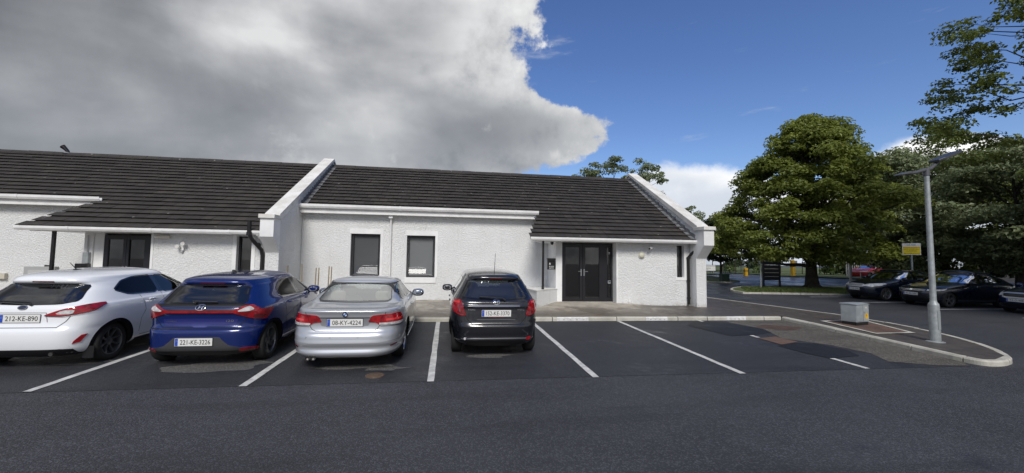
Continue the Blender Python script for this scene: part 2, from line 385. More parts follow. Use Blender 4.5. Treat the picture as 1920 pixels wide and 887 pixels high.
def inpoly(x, y, poly):
    c = False; n = len(poly); j = n-1
    for i in range(n):
        xi, yi = poly[i]; xj, yj = poly[j]
        if (yi > y) != (yj > y) and x < (xj-xi)*(y-yi)/(yj-yi)+xi: c = not c
        j = i
    return c
def cdt(poly, step):
    """triangulate a polygon with interior grid points"""
    P = [Vector(p) for p in poly]; bd = []
    for i, p in enumerate(P):
        q = P[(i+1) % len(P)]; k = max(1, int((q-p).length/step))
        bd += [p.lerp(q, t/k) for t in range(k)]
    xs = [p.x for p in P]; ys = [p.y for p in P]; pts = list(bd); bl = [(p.x, p.y) for p in bd]
    x = min(xs)+step*.5
    while x < max(xs):
        y = min(ys)+step*.5
        while y < max(ys):
            if inpoly(x, y, bl) and min((Vector((x, y))-b).length for b in bd) > step*.45: pts.append(Vector((x, y)))
            y += step
        x += step
    n = len(bd); v, e, f, *_ = geometry.delaunay_2d_cdt(pts, [(i, (i+1) % n) for i in range(n)], [], 1, 1e-5)
    return [tuple(p) for p in v], [tuple(q) for q in f], n
def sheet(name, poly, dz, mt, step=1.5, zfun=None, kind='structure', parent=None, label=None):
    v, f, n = cdt(poly, step); zf = zfun or (lambda x, y: G(x, y)+dz)
    o = MB().add([(x, y, zf(x, y)) for x, y in v], f).build(name, mt, parent, fix=False)
    me = o.data
    if me.polygons and me.polygons[0].normal.z < 0: me.flip_normals()
    if kind: o['kind'] = kind
    return o
def blob(cx, cy, rx, ry, n=40, amp=.25, seed=0):
    r_ = random.Random(seed); ph = [r_.uniform(0, 6.28) for _ in range(6)]
    return [(cx+rx*(1+amp*sum(math.sin((k+2)*t+ph[k])/(k+1.5) for k in range(6)))*math.cos(t), cy+ry*(1+amp*sum(math.cos((k+2)*t+ph[5-k])/(k+1.5) for k in range(6)))*math.sin(t)) for t in [2*math.pi*i/n for i in range(n)]]
# ================================================================== GROUND
def ground():
    xs = [-600, -150, -60, -25]+list(range(-20, 45, 5))+[45, 80, 200, 600]; ys = [-600, -100, -30, -12]+list(range(-8, 34, 4))+[34, 60, 150, 700]
    mb = MB(); v = [(x, y, G(x, y)) for y in ys for x in xs]; n = len(xs)
    mb.add(v, [(j*n+i, j*n+i+1, (j+1)*n+i+1, (j+1)*n+i) for j in range(len(ys)-1) for i in range(n-1)])
    tag(mb.build('ground', M_ASPH, fix=False), kind='structure')
ground()
KY = 10.70                                   # kerb face of the bays
sheet('parking_bays', [(-22, 5.96), (9.5, 5.96), (9.52, 6.3), (9.68, 8.0), (9.80, 9.4), (9.90, KY+.02), (-22, KY+.02)], .004, M_BAY)
# worn strip between the last bay and the island, patches and stains
sheet('worn_tarmac', [(9.56, 6.25), (9.66, 8.0), (9.78, 9.2), (9.86, 10.6), (8.3, 10.66), (7.75, 10.3), (8.05, 9.2), (7.65, 8.3), (8.2, 7.6), (8.35, 6.9), (8.05, 6.35), (8.7, 6.05), (9.3, 5.98)], .008, M_WORN, .5)
sheet('tarmac_patch', [(6.35, 9.98), (6.9, 10.5), (7.8, 10.4), (8.1, 9.4), (7.95, 8.95), (7.4, 8.75), (6.6, 8.62), (6.45, 9.3)], .012, M_PATCH, .5)
sheet('tarmac_patch', [(6.92, 7.62), (7.5, 7.85), (7.98, 7.75), (8.12, 7.2), (7.9, 6.75), (7.1, 6.62), (6.95, 7.1)], .012, M_PATCH, .5)
M_BRICK = bpy.data.materials.new('rust_red_block_paving'); M_BRICK.use_nodes = True
def _brick():
    t = NT(M_BRICK.node_tree); b = M_BRICK.node_tree.nodes['Principled BSDF']; pos = t.n('ShaderNodeNewGeometry').outputs['Position']
    br = t.n('ShaderNodeTexBrick'); t.l(pos, br.inputs['Vector']); br.inputs['Scale'].default_value = 5.5
    br.inputs['Color1'].default_value = (.15, .075, .05, 1); br.inputs['Color2'].default_value = (.13, .06, .04, 1); br.inputs['Mortar'].default_value = (.10, .09, .075, 1)
    br.inputs['Mortar Size'].default_value = .03; t.l(t.mix(t.sstep(t.noise(pos, 4, 5, .6), .45, .7), br.outputs[0], (.09, .065, .05)), b.inputs['Base Color']); b.inputs['Roughness'].default_value = .8
_brick()
sheet('block_paving_inset', [(7.06, 8.33), (7.62, 8.47), (7.70, 7.92), (7.08, 7.70)], .016, M_BRICK, .5)
sheet('rusty_stain', blob(8.72, 9.55, .55, .32, 30, .2, 4), .012, mat('rust_stained_tarmac', (.085, .05, .036), .8, vary=.4, vscale=5, bump=.006, bscale=60), .3)
# dry ragged patches that the parked cars kept from the rain
for k, (x, y, a, b) in enumerate([(-3.45, 6.95, .75, .30), (-1.35, 6.75, .55, .13), (-.93, 6.62, .30, .13), (.75, 7.25, .42, .12), (-5.6, 7.35, .5, .15)]):
    sheet('dry_patch', blob(x, y, a, b, 46, .28, 20+k), .008, M_DRY, .2)
# bay lines
def pline(x, y0, y1, w_=.10, x1=None):
    x1 = x if x1 is None else x1; n = 14; r_ = random.Random(int(x*100))
    L = [(x+(x1-x)*i/n-w_/2+r_.uniform(-.006, .006), y0+(y1-y0)*i/n) for i in range(n+1)]; Rr = [(x+(x1-x)*i/n+w_/2+r_.uniform(-.006, .006), y0+(y1-y0)*i/n) for i in range(n, -1, -1)]
    return sheet('parking_line', L+Rr, .010, M_PAINT, .6)
X0, BW, YN = -5.10, 2.45, 5.97
for i in range(-2, 5): pline(X0+i*BW, YN-.02*i, KY-.02)
for a, b in ((5.97, 6.62), (8.42, 8.66), (10.28, 10.68)): pline(X0+5*BW, a, b, .10)
# kerbs: separate stones with dark joints, on the road edge of the footpath and round the island
def kerb(name, path, w_=.13, h=.105, stone=.92, side=1, gap=.024):
    mb = MB(); P = [Vector(p) for p in path]; cum = [0]
    for a, b in zip(P, P[1:]): cum.append(cum[-1]+(b-a).length)
    def at(s_):
        s_ = min(max(s_, 0), cum[-1]-1e-6)
        for i in range(len(P)-1):
            if s_ <= cum[i+1]:
                d = (P[i+1]-P[i]).normalized(); return P[i]+d*(s_-cum[i]), Vector((-d.y, d.x))*side
        return P[-1], Vector((0, 1))
    s0 = 0.0; rr = random.Random(3)
    while s0 < cum[-1]-.02:
        s1 = min(s0+stone, cum[-1]); ts = [s0+gap/2]+[c for c in cum if s0+gap < c < s1-gap]+[s1-gap/2]; hh = h+rr.uniform(-.006, .006); rings = []
        for t_ in ts:
            p, nrm = at(t_); q = p+nrm*w_; z = G(p.x, p.y)
            p2 = p+nrm*.022
            rings.append([(p.x, p.y, z-.12), (p.x, p.y, z+hh-.028), (p2.x, p2.y, z+hh), (q.x, q.y, z+hh), (q.x, q.y, z-.12)])
        v = [c for r_ in rings for c in r_]; f = []
        for i in range(len(rings)-1):
            for k in range(5): f.append((i*5+k, i*5+(k+1) % 5, (i+1)*5+(k+1) % 5, (i+1)*5+k))
        f += [(4, 3, 2, 1, 0), tuple((len(rings)-1)*5+k for k in range(5))]; mb.add(v, f); s0 = s1
    return tag(mb.build(name, M_KERB), kind='structure')
def smooth(pts, it=2):
    for _ in range(it):
        q = [pts[0]]
        for a, b in zip(pts, pts[1:]): q += [(a[0]*.75+b[0]*.25, a[1]*.75+b[1]*.25), (a[0]*.25+b[0]*.75, a[1]*.25+b[1]*.75)]
        pts = q+[pts[-1]]
    return pts
isl = smooth([(9.86, 10.70), (9.84, 9.9), (9.72, 8.6), (9.60, 7.2), (9.52, 6.35)], 1)
nose = smooth([(9.52, 6.35), (9.56, 5.93), (9.95, 5.88), (10.58, 6.10), (11.2, 6.72), (11.82, 7.6), (12.18, 8.55), (12.34, 9.6)], 3)
back = [(12.34, 9.6), (12.34, 10.6), (12.28, 11.2), (11.6, 13.6), (10.95, 15.6), (10.4, 17.3), (9.6, 19.8)]
kerb('front_kerb', [(-22, KY), (9.86, KY)])
kerb('island_kerb', isl+nose[1:]+back[1:], stone=.9, side=1)
# white painted marks on the kerb face, each with grey stencil ghosts
for a, b in ((2.97, 3.86), (5.55, 6.2), (8.05, 8.68)):
    mb = MB(); z = lambda x: G(x, KY)
    mb.add([(a, KY-.004, z(a)+.008), (b, KY-.004, z(b)+.008), (b, KY-.004, z(b)+.075), (a, KY-.004, z(a)+.075)], [(0, 1, 2, 3)])
    mb.add([(a, KY-.004, z(a)+.080), (b, KY-.004, z(b)+.080), (b, KY+.02, z(b)+.109), (a, KY+.02, z(a)+.109)], [(0, 1, 2, 3)])
    for k in range(4):
        x = a+(b-a)*(.18+.21*k); mb.add([(x, KY-.007, z(x)+.03), (x+.05, KY-.007, z(x)+.03), (x+.05, KY-.007, z(x)+.055), (x, KY-.007, z(x)+.055)], [(0, 1, 2, 3)], 1)
    tag(mb.build('kerb_paint_mark', [mat('white_kerb_paint', (.72, .72, .71), .6, vary=.2, vscale=12), M_KERB], fix=False), kind='structure')
# footpath: one sheet from kerb to walls, ramped at the doors, running out over the island
def zpave(x, y):
    z = G(x, y)+.098
    for cx in (4.7, -9.3):
        t_ = max(0, min(1, (y-11.6)/1.8)); s_ = max(0, 1-max(0, abs(x-cx)-1.2)/1.2); z += .10*t_*t_*(3-2*t_)*s_
    return z
pin = [(9.86+.10, 10.74)]+[(x+.125, y) for x, y in isl[1:-1]]
inner = [(9.66, 6.35), (9.70, 6.06), (9.95, 6.01), (10.54, 6.23), (11.10, 6.80), (11.70, 7.65), (12.05, 8.58), (12.21, 9.6), (12.21, 10.6), (12.16, 11.15), (11.48, 13.56), (10.83, 15.56), (10.3, 17.2), (9.4, 20)]
sheet('footpath', [(-22, KY+.12)]+[(9.9, KY+.12)]+pin[1:]+inner+[(8.7, 20), (8.7, 14.9), (-22, 14.9)], 0, M_PAVE, .45, zpave)
sheet('paved_inset', [(10.15, 8.25), (11.25, 8.30), (11.96, 10.2), (10.45, 9.9)], .105, M_BRICK, .5)
MBD = MB(); q = [(10.15, 8.25), (11.25, 8.30), (11.96, 10.2), (10.45, 9.9)]
for a, b in zip(q, q[1:]+q[:1]):
    d = (Vector(b)-Vector(a)).normalized(); nn = Vector((-d.y, d.x))*.05
    P4 = [Vector(a)-nn-d*.05, Vector(b)-nn+d*.05, Vector(b)+nn+d*.05, Vector(a)+nn-d*.05]; MBD.add([(p.x, p.y, G(p.x, p.y)+.112+.002*random.random()) for p in P4], [(0, 1, 2, 3)])
tag(MBD.build('paving_edge', M_KERB), kind='structure')
# manhole / stop tap cover in the foreground
o = MB(); cx, cy = -1.02, 6.28; o.lathe([(0, .012), (.085, .012), (.09, .009), (.13, .010), (.135, .0), (.135, -.03)], (cx, cy, G(cx, cy)+.004), n=28); o.build('stop_tap_cover', mat('rusty_iron', (.13, .085, .055), .75, vary=.4, vscale=18, bump=.003, bscale=70), fix=True, smooth=True)
tag(bpy.data.objects['stop_tap_cover'], 'small round rusty iron cover in the tarmac behind the silver car', 'utility cover')
# grass: island verge with the big tree, left verge and far verges; wet road between
sheet('wet_road', [(9.6, 19.95), (10.9, 16.0), (13.2, 15.2), (14.2, 18.4), (15.6, 19.6), (23.5, 19.2), (40, 16), (70, 20), (70, 34), (36.5, 30.6), (31, 34.4), (60, 60), (20, 60), (22.3, 33), (20.2, 26.6), (17.4, 25.2), (13.5, 26), (6, 40), (6, 23)], .004, M_ROADWET, 2.5)
def verge(name, poly, h=.10):
    k = kerb('verge_kerb', poly+[poly[0]], .12, h, 1.0, 1)
    return sheet(name, poly, h-.004, M_GRASS, .8)
verge('grass_verge', smooth([(14.55, 18.1), (16.5, 17.95), (20, 17.45), (24.5, 17.3), (27.5, 17.9), (27.5, 20.2), (24, 22.3), (20.5, 22.5), (16.5, 21.2), (14.55, 19.2), (14.55, 18.1)], 2)[:-1])
verge('grass_verge', [(15.5, 26.3), (19.2, 25.0), (20.9, 26.3), (22.6, 31.6), (19, 34), (12, 34)])
sheet('grass_verge', [(31.2, 34.6), (36.0, 30.9), (50, 33), (80, 36), (80, 70), (45, 70)], .09, M_GRASS, 2.5)
sheet('grass_verge', [(22.2, 36.5), (27.5, 36.5), (29, 40), (40, 60), (10, 60), (8, 37)], .09, M_GRASS, 2.5)
sheet('far_grass', [(-150, 62), (150, 62), (220, 400), (-220, 400)], .12, M_GRASS, 40)
# white bay lines of the far row
for (x0, y0), (x1, y1) in (((17.1, 16.85), (20, 17.0)), ((17.6, 14.86), (20.4, 14.95)), ((18.5, 12.80), (23.5, 12.95)), ((19.2, 10.8), (24, 10.9))):
    sheet('parking_line', [(x0, y0-.06), (x1, y1-.06), (x1, y1+.06), (x0, y0+.06)], .008, M_PAINT, .8)

# blades of grass on the near verge (nobody could count them)
def grass_blades(name, polys, n, dz):
    mb = MB(); xs = [p[0] for p in polys]; ys = [p[1] for p in polys]; c = 0
    while c < n:
        x, y = random.uniform(min(xs), max(xs)), random.uniform(min(ys), max(ys))
        if not inpoly(x, y, polys): continue
        c += 1; h = random.uniform(.04, .13); a = random.uniform(0, 6.28); l = random.uniform(-.05, .05); z = G(x, y)+dz; w_ = .02
        mb.add([(x-w_*math.cos(a), y-w_*math.sin(a), z), (x+w_*math.cos(a), y+w_*math.sin(a), z), (x+l, y+l*.6, z+h)], [(0, 1, 2)]); mb.fa.append(random.random())
    return tag(mb.build(name, leaf_mat('grass_blade', (.05, .08, .015), (.12, .15, .04), .25), fix=False), kind='stuff')
tag(grass_blades('grass', [(14.9, 18.25), (20, 17.7), (24.4, 17.6), (24.2, 20.5), (16.4, 20.6)], 7000, .09), 'short rough grass covering the kerbed verge under the big tree', 'grass')

# ================================================================== BUILDING
SL = .61                                      # roof rise per metre of depth
EY, EZ = 12.75, 2.53                          # low eave
UY = 14.30                                    # upper eave line
RY = 17.90
def rz(y): return EZ+SL*(y-EY)
WY, LY, DY = 14.50, 13.10, 13.40              # tall wall, low wall, door plane
def wall(name, parent, x0, x1, z0, z1, y, holes=(), th=.28, mt=None, reveal=None):
    xs = sorted({x0, x1, *[h[0] for h in holes], *[h[1] for h in holes]}); zs = sorted({z0, z1, *[h[2] for h in holes], *[h[3] for h in holes]})
    mb = MB()
    for a, b in zip(xs, xs[1:]):
        for c, d in zip(zs, zs[1:]):
            if any(h[0]-1e-6 <= a and b <= h[1]+1e-6 and h[2]-1e-6 <= c and d <= h[3]+1e-6 for h in holes): continue
            mb.quad((a, y, c), (b, y, c), (b, y, d), (a, y, d))
    for (a, b, c, d) in holes:
        for p, q in (((a, c), (a, d)), ((a, d), (b, d)), ((b, d), (b, c)), ((b, c), (a, c))): mb.quad((p[0], y, p[1]), (p[0], y+th, p[1]), (q[0], y+th, q[1]), (q[0], y, q[1]), 1)
    for (a, c), (b, d) in (((x0, z0), (x0, z1)), ((x1, z1), (x1, z0)), ((x0, z1), (x1, z1))): mb.quad((a, y, c), (a, y+th, c), (b, y+th, d), (b, y, d), 1 if a != b else 0)
    return mb.build(name, [mt or M_WALL, M_PLASTER], parent, fix=False)

def tiles(mb, x0f, x1f, y0, y1, tw=.30, gauge=.293, th=.052, seed=1, phase=0):
    """courses of separate flat tiles laid up the slope; x0f/x1f give the ends at depth y"""
    rr = random.Random(seed); cs = math.sqrt(1+SL*SL); n = int(round((y1-y0)*cs/gauge)); dy = (y1-y0)/n; nx, nz = -SL/cs, 1/cs
    for k in range(n):
        ya, yb = y0+k*dy, y0+(k+1)*dy+.05*dy; xa, xb = x0f(ya), x1f(ya); off = (k+phase) % 2*tw/2; x = xa-off
        while x < xb-.01:
            a, b = max(x, xa)+.004, min(x+tw, xb)-.004
            if b-a > .02:
                l = th+rr.uniform(-.005, .007); tp = .006; sk = rr.uniform(-.004, .004)
                P = lambda X, y, o: (X, y+nx*o, rz(y)+nz*o)
                g_ = l-.015
                v = [P(a, ya+sk, l), P(b, ya-sk, l), P(b, yb, tp), P(a, yb, tp), P(a, ya+sk, g_), P(b, ya-sk, g_), P(b, ya+.11, g_*.7), P(a, ya+.11, g_*.7)]
                mb.add(v, [(0, 1, 2, 3), (4, 5, 1, 0), (7, 6, 5, 4)]); tint = rr.random()**1.6; mb.fa += [tint]*3
            x += tw
    # bedding under the tiles
    xa, xb, xc, xd = x0f(y0), x1f(y0), x1f(y1), x0f(y1)
    mb.quad((xa, y0, rz(y0)-.004), (xb, y0, rz(y0)-.004), (xc, y1, rz(y1)-.004), (xd, y1, rz(y1)-.004)); mb.fa.append(0.0)

def gutter(name, parent, x0, x1, y, ztop, h=.115, d=.13, mt=M_WHITE):
    prof = [(y, ztop), (y-.012, ztop), (y-.012, ztop-h*.55), (y+.02, ztop-h), (y+d, ztop-h), (y+d, ztop-.02), (y+d-.012, ztop-.02), (y+d-.012, ztop-h+.015), (y+.025, ztop-h+.015), (y, ztop-h*.5)]
    o = MB().prism(prof, 'x', x0, x1)
    x = x0+1.2
    while x < x1-.3: o.prism([(y-.020, ztop+.004), (y-.020, ztop-h*.56), (y+.016, ztop-h-.007), (y+d, ztop-h-.007), (y+d, ztop-h+.002), (y+.02, ztop-h+.002), (y-.014, ztop-h*.52), (y-.014, ztop+.004)], 'x', x, x+.06); x += 2.0
    return o.build(name, mt, parent)

def window(parent, x0, x1, z0, z1, y, blind=True, fr=.085):
    """outward frame, pane, blind"""
    f = MB(); d = .07
    f.box(x0, x0+fr, y, y+d, z0, z1).box(x1-fr, x1, y, y+d, z0, z1).box(x0+fr, x1-fr, y+.002, y+d-.002, z1-fr, z1).box(x0+fr, x1-fr, y+.002, y+d-.002, z0, z0+fr)
    fo = f.build('window', M_ANTH, parent, bevel=.006)
    p = MB().quad((x0+fr, y+.035, z0+fr), (x1-fr, y+.035, z0+fr), (x1-fr, y+.035, z1-fr), (x0+fr, y+.035, z1-fr)).build('pane', M_PANE, fo)
    if blind: MB().box(x0+.02, x1-.02, y+.085, y+.095, z0+.02, z1-.02).build('blind', M_BLIND, fo)
    else: MB().box(x0+.02, x1-.02, y+.4, y+.42, z0, z1).build('backing', M_ROOM, fo)
    return fo

def dbl_door(parent, x0, x1, z0, z1, y):
    mb = MB(); w_ = x1-x0; X = lambda t_: x0+t_*w_; d = .08
    segs = [(0, .07), (.345, .40), (.405, .455), (.735, .885), (.96, 1.0)]
    for a, b in segs: mb.box(X(a), X(b), y, y+d, z0, z1)
    gl = [(.07, .345), (.455, .735), (.885, .96)]
    for a, b in gl: mb.box(X(a), X(b), y+.003, y+d-.003, z1-.13, z1).box(X(a), X(b), y+.003, y+d-.003, z0, z0+.14)
    mb.box(X(.40), X(.405), y+.02, y+d, z0, z1)
    do = mb.build('double_door', M_ANTH, parent, bevel=.006)
    for a, b in gl: MB().quad((X(a), y+.04, z0+.14), (X(b), y+.04, z0+.14), (X(b), y+.04, z1-.13), (X(a), y+.04, z1-.13)).build('door_glass', M_DOORPANE, do)
    for c, s_ in ((.372, -1), (.43, 1)):
        h = MB(); cx = X(c); zc = z0+(z1-z0)*.50
        h.box(cx-.018, cx+.018, y-.012, y-.001, zc-.11, zc+.12).tube([(cx, y-.01, zc+.04), (cx, y-.055, zc+.04), (cx+s_*.12, y-.055, zc+.04)], .011, 8)
        h.build('handle', M_STEEL, do, smooth=True)
    return do

def party(parent, x0, x1, name='gable_parapet'):
    """roughcast gable wall that runs out past the eave, corbelled out at its foot, with a painted coping"""
    t_ = .20; b = RY; prof = [(12.72, -.3), (12.72, 1.90), (12.27, 2.34), (12.27, 2.86), (12.72, 2.87), (12.80, rz(12.80)+t_+.23), (RY, rz(RY)+t_), (2*RY-12.8, rz(12.8)+t_+.2), (2*RY-12.72, -.3)]
    prof = [(12.72, -.3), (12.72, 1.90), (12.72, 2.85), (12.86, 2.96), (RY, rz(RY)+.16), (2*RY-12.86, 2.96), (2*RY-12.72, 2.85), (2*RY-12.72, -.3)]
    o = MB().prism(prof, 'x', x0, x1).build(name, M_WALL, parent, fix=True)
    MB().prism([(12.27, 2.34), (12.27, 2.86), (12.719, 2.86), (12.719, 1.90)], 'x', x0-.002, x1+.002).build('corbel', M_PLASTER, o)
    c0, c1 = x0-.035, x1+.035
    MB().prism([(12.21, 2.862), (12.21, 2.975), (12.80, 2.985), (12.80, 2.862)], 'x', c0, c1).build('coping', M_COPING, o, bevel=.008)
    e = rz(RY)+.16
    MB().prism([(12.60, 2.90), (12.60, 3.03), (RY, e+.17), (RY+.18, e+.07), (RY+.18, e-.02), (RY, e+.05), (12.86, 2.963), (12.80, 2.90)], 'x', c0+.003, c1-.003).build('coping', M_COPING, o, bevel=.008)
    MB().prism([(RY+.181, e+.06), (RY+.181, e-.06), (2*RY-12.86, 2.963), (2*RY-12.6, 2.9), (2*RY-12.6, 3.03)], 'x', c0+.003, c1-.003).build('coping', M_COPING, o)
    return o

def flashing(parent, x, side, y0, y1):
    mb = MB(); n = 17; dy = (y1-y0)/n
    for k in range(n):
        ya, yb = y0+k*dy, y0+(k+1)*dy+.02
        w_ = .16; o_ = .045
        mb.quad((x, ya, rz(ya)+o_+.012), (x+side*w_, ya, rz(ya)+o_+.010), (x+side*w_, yb, rz(yb)+o_-.006), (x, yb, rz(yb)+o_-.004))
        mb.quad((x+side*.004, ya, rz(ya)+o_+.01), (x+side*.004, yb, rz(yb)+o_-.004), (x+side*.004, yb, rz(yb)+o_+.10), (x+side*.004, ya, rz(ya)+o_+.16))
        mb.quad((x, ya, rz(ya)+o_+.012), (x+side*w_, ya, rz(ya)+o_+.010), (x+side*w_, ya, rz(ya)+.0), (x, ya, rz(ya)+.0))
    return mb.build('flashing', M_LEAD, parent, fix=False)

def ridge(parent, x0, x1):
    mb = MB(); x = x0
    while x < x1:
        b = min(x+.45, x1); t_ = random.uniform(-.006, .006)
        mb.prism([(RY-.16, rz(RY)-.10+.045), (RY-.06, rz(RY)+.045+t_), (RY, rz(RY)+.075+t_), (RY+.06, rz(RY)+.045+t_), (RY+.16, rz(RY)-.055), (RY, rz(RY)-.05)], 'x', x+.004, b-.004); x += .45
    mb.fa = [random.random()*.5 for _ in mb.f]
    return mb.build('ridge_tiles', M_TILE, parent)

def downpipe(name, parent, pts, r_, mt, brackets=()):
    mb = MB().tube(pts, r_, 12)
    for z in brackets: mb.tube([(pts[-1][0], pts[-1][1], z), (pts[-1][0], pts[-1][1], z+.035)], r_*1.22, 12)
    return mb.build(name, mt, parent, smooth=True)

def wing(root, xl, xr, xe, splay, xdoor0, xdoor1, slit, wins, tall0, post_x, seed, ret_x):
    """one unit: tall wall set back on its left part, porch and low wall on its right part under the long slope"""
    # tall wall
    hs = [w_[:4] for w_ in wins]
    wall('front_wall', root, tall0, ret_x, -.3, 3.42, WY, hs)
    for (a, b, c, d) in hs:
        window(root, a, b, c, d, WY+.11)
        # smooth raised plaster band right and above, sill below
        s_ = MB().box(a-.03, b+.09, WY-.012, WY+.004, d, d+.17).box(b, b+.09, WY-.012, WY+.004, c, d-.001); s_.build('plaster_band', M_PLASTER, root)
        MB().box(a-.04, b+.05, WY-.03, WY+.11, c-.19, c-.002).build('window_sill', M_PLASTER, root, bevel=.005)
    # return wall of the porch
    MB().box(ret_x, ret_x+.22, DY-.02, WY+.28, -.3, 2.60).build('return_wall', M_PLASTER, root)
    # low wall
    wall('low_wall', root, xdoor1, xr, -.3, 2.52, LY, [slit])
    MB().box(xdoor1-.004, xdoor1+.06, LY-.012, DY+.02, .2, 2.50).build('plaster_reveal', M_PLASTER, root)
    a, b, c, d = slit
    MB().box(b, b+.10, LY-.012, LY+.004, c-.10, d+.05).box(a-.05, b-.001, LY-.012, LY+.004, c-.10, c-.001).build('plaster_band', M_PLASTER, root)
    f = MB().box(a, a+.05, LY+.13, LY+.19, c, d).box(b-.05, b, LY+.13, LY+.19, c, d).box(a+.05, b-.05, LY+.132, LY+.188, d-.05, d).box(a+.05, b-.05, LY+.132, LY+.188, c, c+.05).build('window', M_ANTH, root)
    MB().quad((a+.05, LY+.16, c+.05), (b-.05, LY+.16, c+.05), (b-.05, LY+.16, d-.05), (a+.05, LY+.16, d-.05)).build('pane', M_DOORPANE, f)
    MB().box(a-.05, b+.05, LY+.30, LY+.32, c, d).build('backing', M_ROOM, f)
    # soffit and fascia of the low eave
    MB().box(xe+.20, xr-.01, EY+.10, LY-.012, EZ-.125, EZ-.10).build('soffit', M_WHITE, root)
    sp = lambda y: xe+splay*(y-EY)/(UY-EY)+.06
    MB().prism([(sp(LY), LY-.008), (xdoor1-.01, LY-.008), (xdoor1-.01, DY+.1), (ret_x+.1, WY-.03), (sp(WY), WY-.03)], 'z', EZ-.12, EZ-.095).build('porch_ceiling', M_WHITE, root)
    gutter('gutter', root, xe, xr+.10, EY-.09, EZ+.0)
    # upper eave
    MB().box(tall0+.01, xe+splay-.02, UY-.07, UY+.10, 3.27, 3.43).build('fascia', M_WHITE, root)
    MB().box(tall0+.01, xe+splay-.04, UY+.102, WY-.002, 3.285, 3.31).build('soffit', M_WHITE, root)
    gutter('gutter', root, tall0+.01, xe+splay, UY-.18, 3.555, .13, .11)
    # roof
    mb = MB(); left = lambda y: xe+splay*(y-EY)/(UY-EY)
    xa = xl
    tiles(mb, left, lambda y: xr, EY-.03, UY-.02, seed=seed)
    k0 = int(round((UY-.02-EY+.03)*math.sqrt(1+SL*SL)/.293))
    tiles(mb, lambda y: xa, lambda y: xr, UY-.02, RY, seed=seed+1, phase=k0)
    rf = mb.build('roof', M_TILE, root, fix=False)
    MB().quad((xa, 2*RY-12.6, rz(12.6)), (xr, 2*RY-12.6, rz(12.6)), (xr, RY, rz(RY)-.01), (xa, RY, rz(RY)-.01)).build('roof', mat('rear_roof', (.035, .033, .031), .8), root)
    ridge(rf, xa, xr)
    # verge undercloak of the splayed porch edge
    v = MB(); p = [(left(y)+.02, y, rz(y)-.008) for y in (EY, 13.3, 13.8, UY)]
    for a_, b_ in zip(p, p[1:]): v.quad(a_, b_, (b_[0], b_[1], b_[2]-.11), (a_[0], a_[1], a_[2]-.11)); v.quad((a_[0], a_[1], a_[2]-.11), (b_[0], b_[1], b_[2]-.11), (b_[0]+.2, b_[1], b_[2]-.11), (a_[0]+.2, a_[1], a_[2]-.11))
    v.build('verge_board', mat('dark_verge', (.05, .047, .043), .8), root, fix=False)
    # porch post
    MB().box(post_x-.035, post_x+.035, 12.90, 12.97, .3, EZ-.12).build('porch_post', M_BLACK, root, bevel=.006)
    # dim room behind door, rear and end walls
    h0, h1 = ret_x+.23, xdoor1+.25
    MB().box(h0, h1, 17.2, 17.3, .2, 2.6).box(h0, h1, DY+.15, 17.2, .2, .29).box(h0, h1, DY+.15, 17.2, 2.43, 2.5).box(h0-.02, h0, DY+.15, 17.2, .3, 2.42).box(h1, h1+.02, DY+.15, 17.2, .3, 2.42).build('hallway', M_ROOM, root)
    MB().box(xl, xr, 2*RY-13.0, 2*RY-12.8, -.3, 2.6).build('rear_wall', M_WALL, root)

# right unit
RB = thing('bungalow_office', 'white unit with two windows and a double glazed door, right of the sloping party parapet', 'building', (2, 14, .3))
wing(RB, -4.86, 8.45, 2.62, .60, 3.72, 5.72, (7.97, 8.24, 1.24, 2.36), [(-3.29, -2.31, 1.13, 2.62), (-1.42, -.44, 1.13, 2.60)], -4.87, 3.10, 5, 3.66)
dbl_door(RB, 3.88, 5.715, .37, 2.375, DY)
party(RB, 8.46, 8.83); party(RB, -5.23, -4.875)
flashing(RB, 8.455, -1, 12.75, RY-.1); flashing(RB, -4.87, 1, UY, RY-.1)
# rainwater pipes
MB().box(-2.03, -1.90, WY-.20, WY-.06, 3.17, 3.43).tube([(-1.965, WY-.12, 3.2), (-1.965, WY-.06, 3.0), (-1.965, WY-.05, .4)], .036, 12).build('downpipe', M_WHITE, RB, smooth=True)
mb = MB(); mb.tube([(8.73, EY-.03, 2.86), (8.73, EY-.03, 2.5), (8.70, EY-.02, 2.36), (8.42, 12.95, 2.06), (8.37, LY-.06, 1.95), (8.37, LY-.055, .30)], .05, 12)
for z in (2.62, 2.40, 1.9, 1.1, .5): mb.lathe([(.05, 0), (.062, 0), (.062, .05), (.05, .05)], ((8.73, EY-.03, z) if z > 2 else (8.37, LY-.055, z)), n=12)
mb.build('downpipe', M_BLACK, RB, smooth=True)
mb = MB().box(6.28, 6.295, LY-.014, LY+.003, .35, 1.42); mb.box(6.14, 6.19, LY-.03, LY+.003, .38, .52); mb.build('cable_and_vent', M_WHITE, RB)

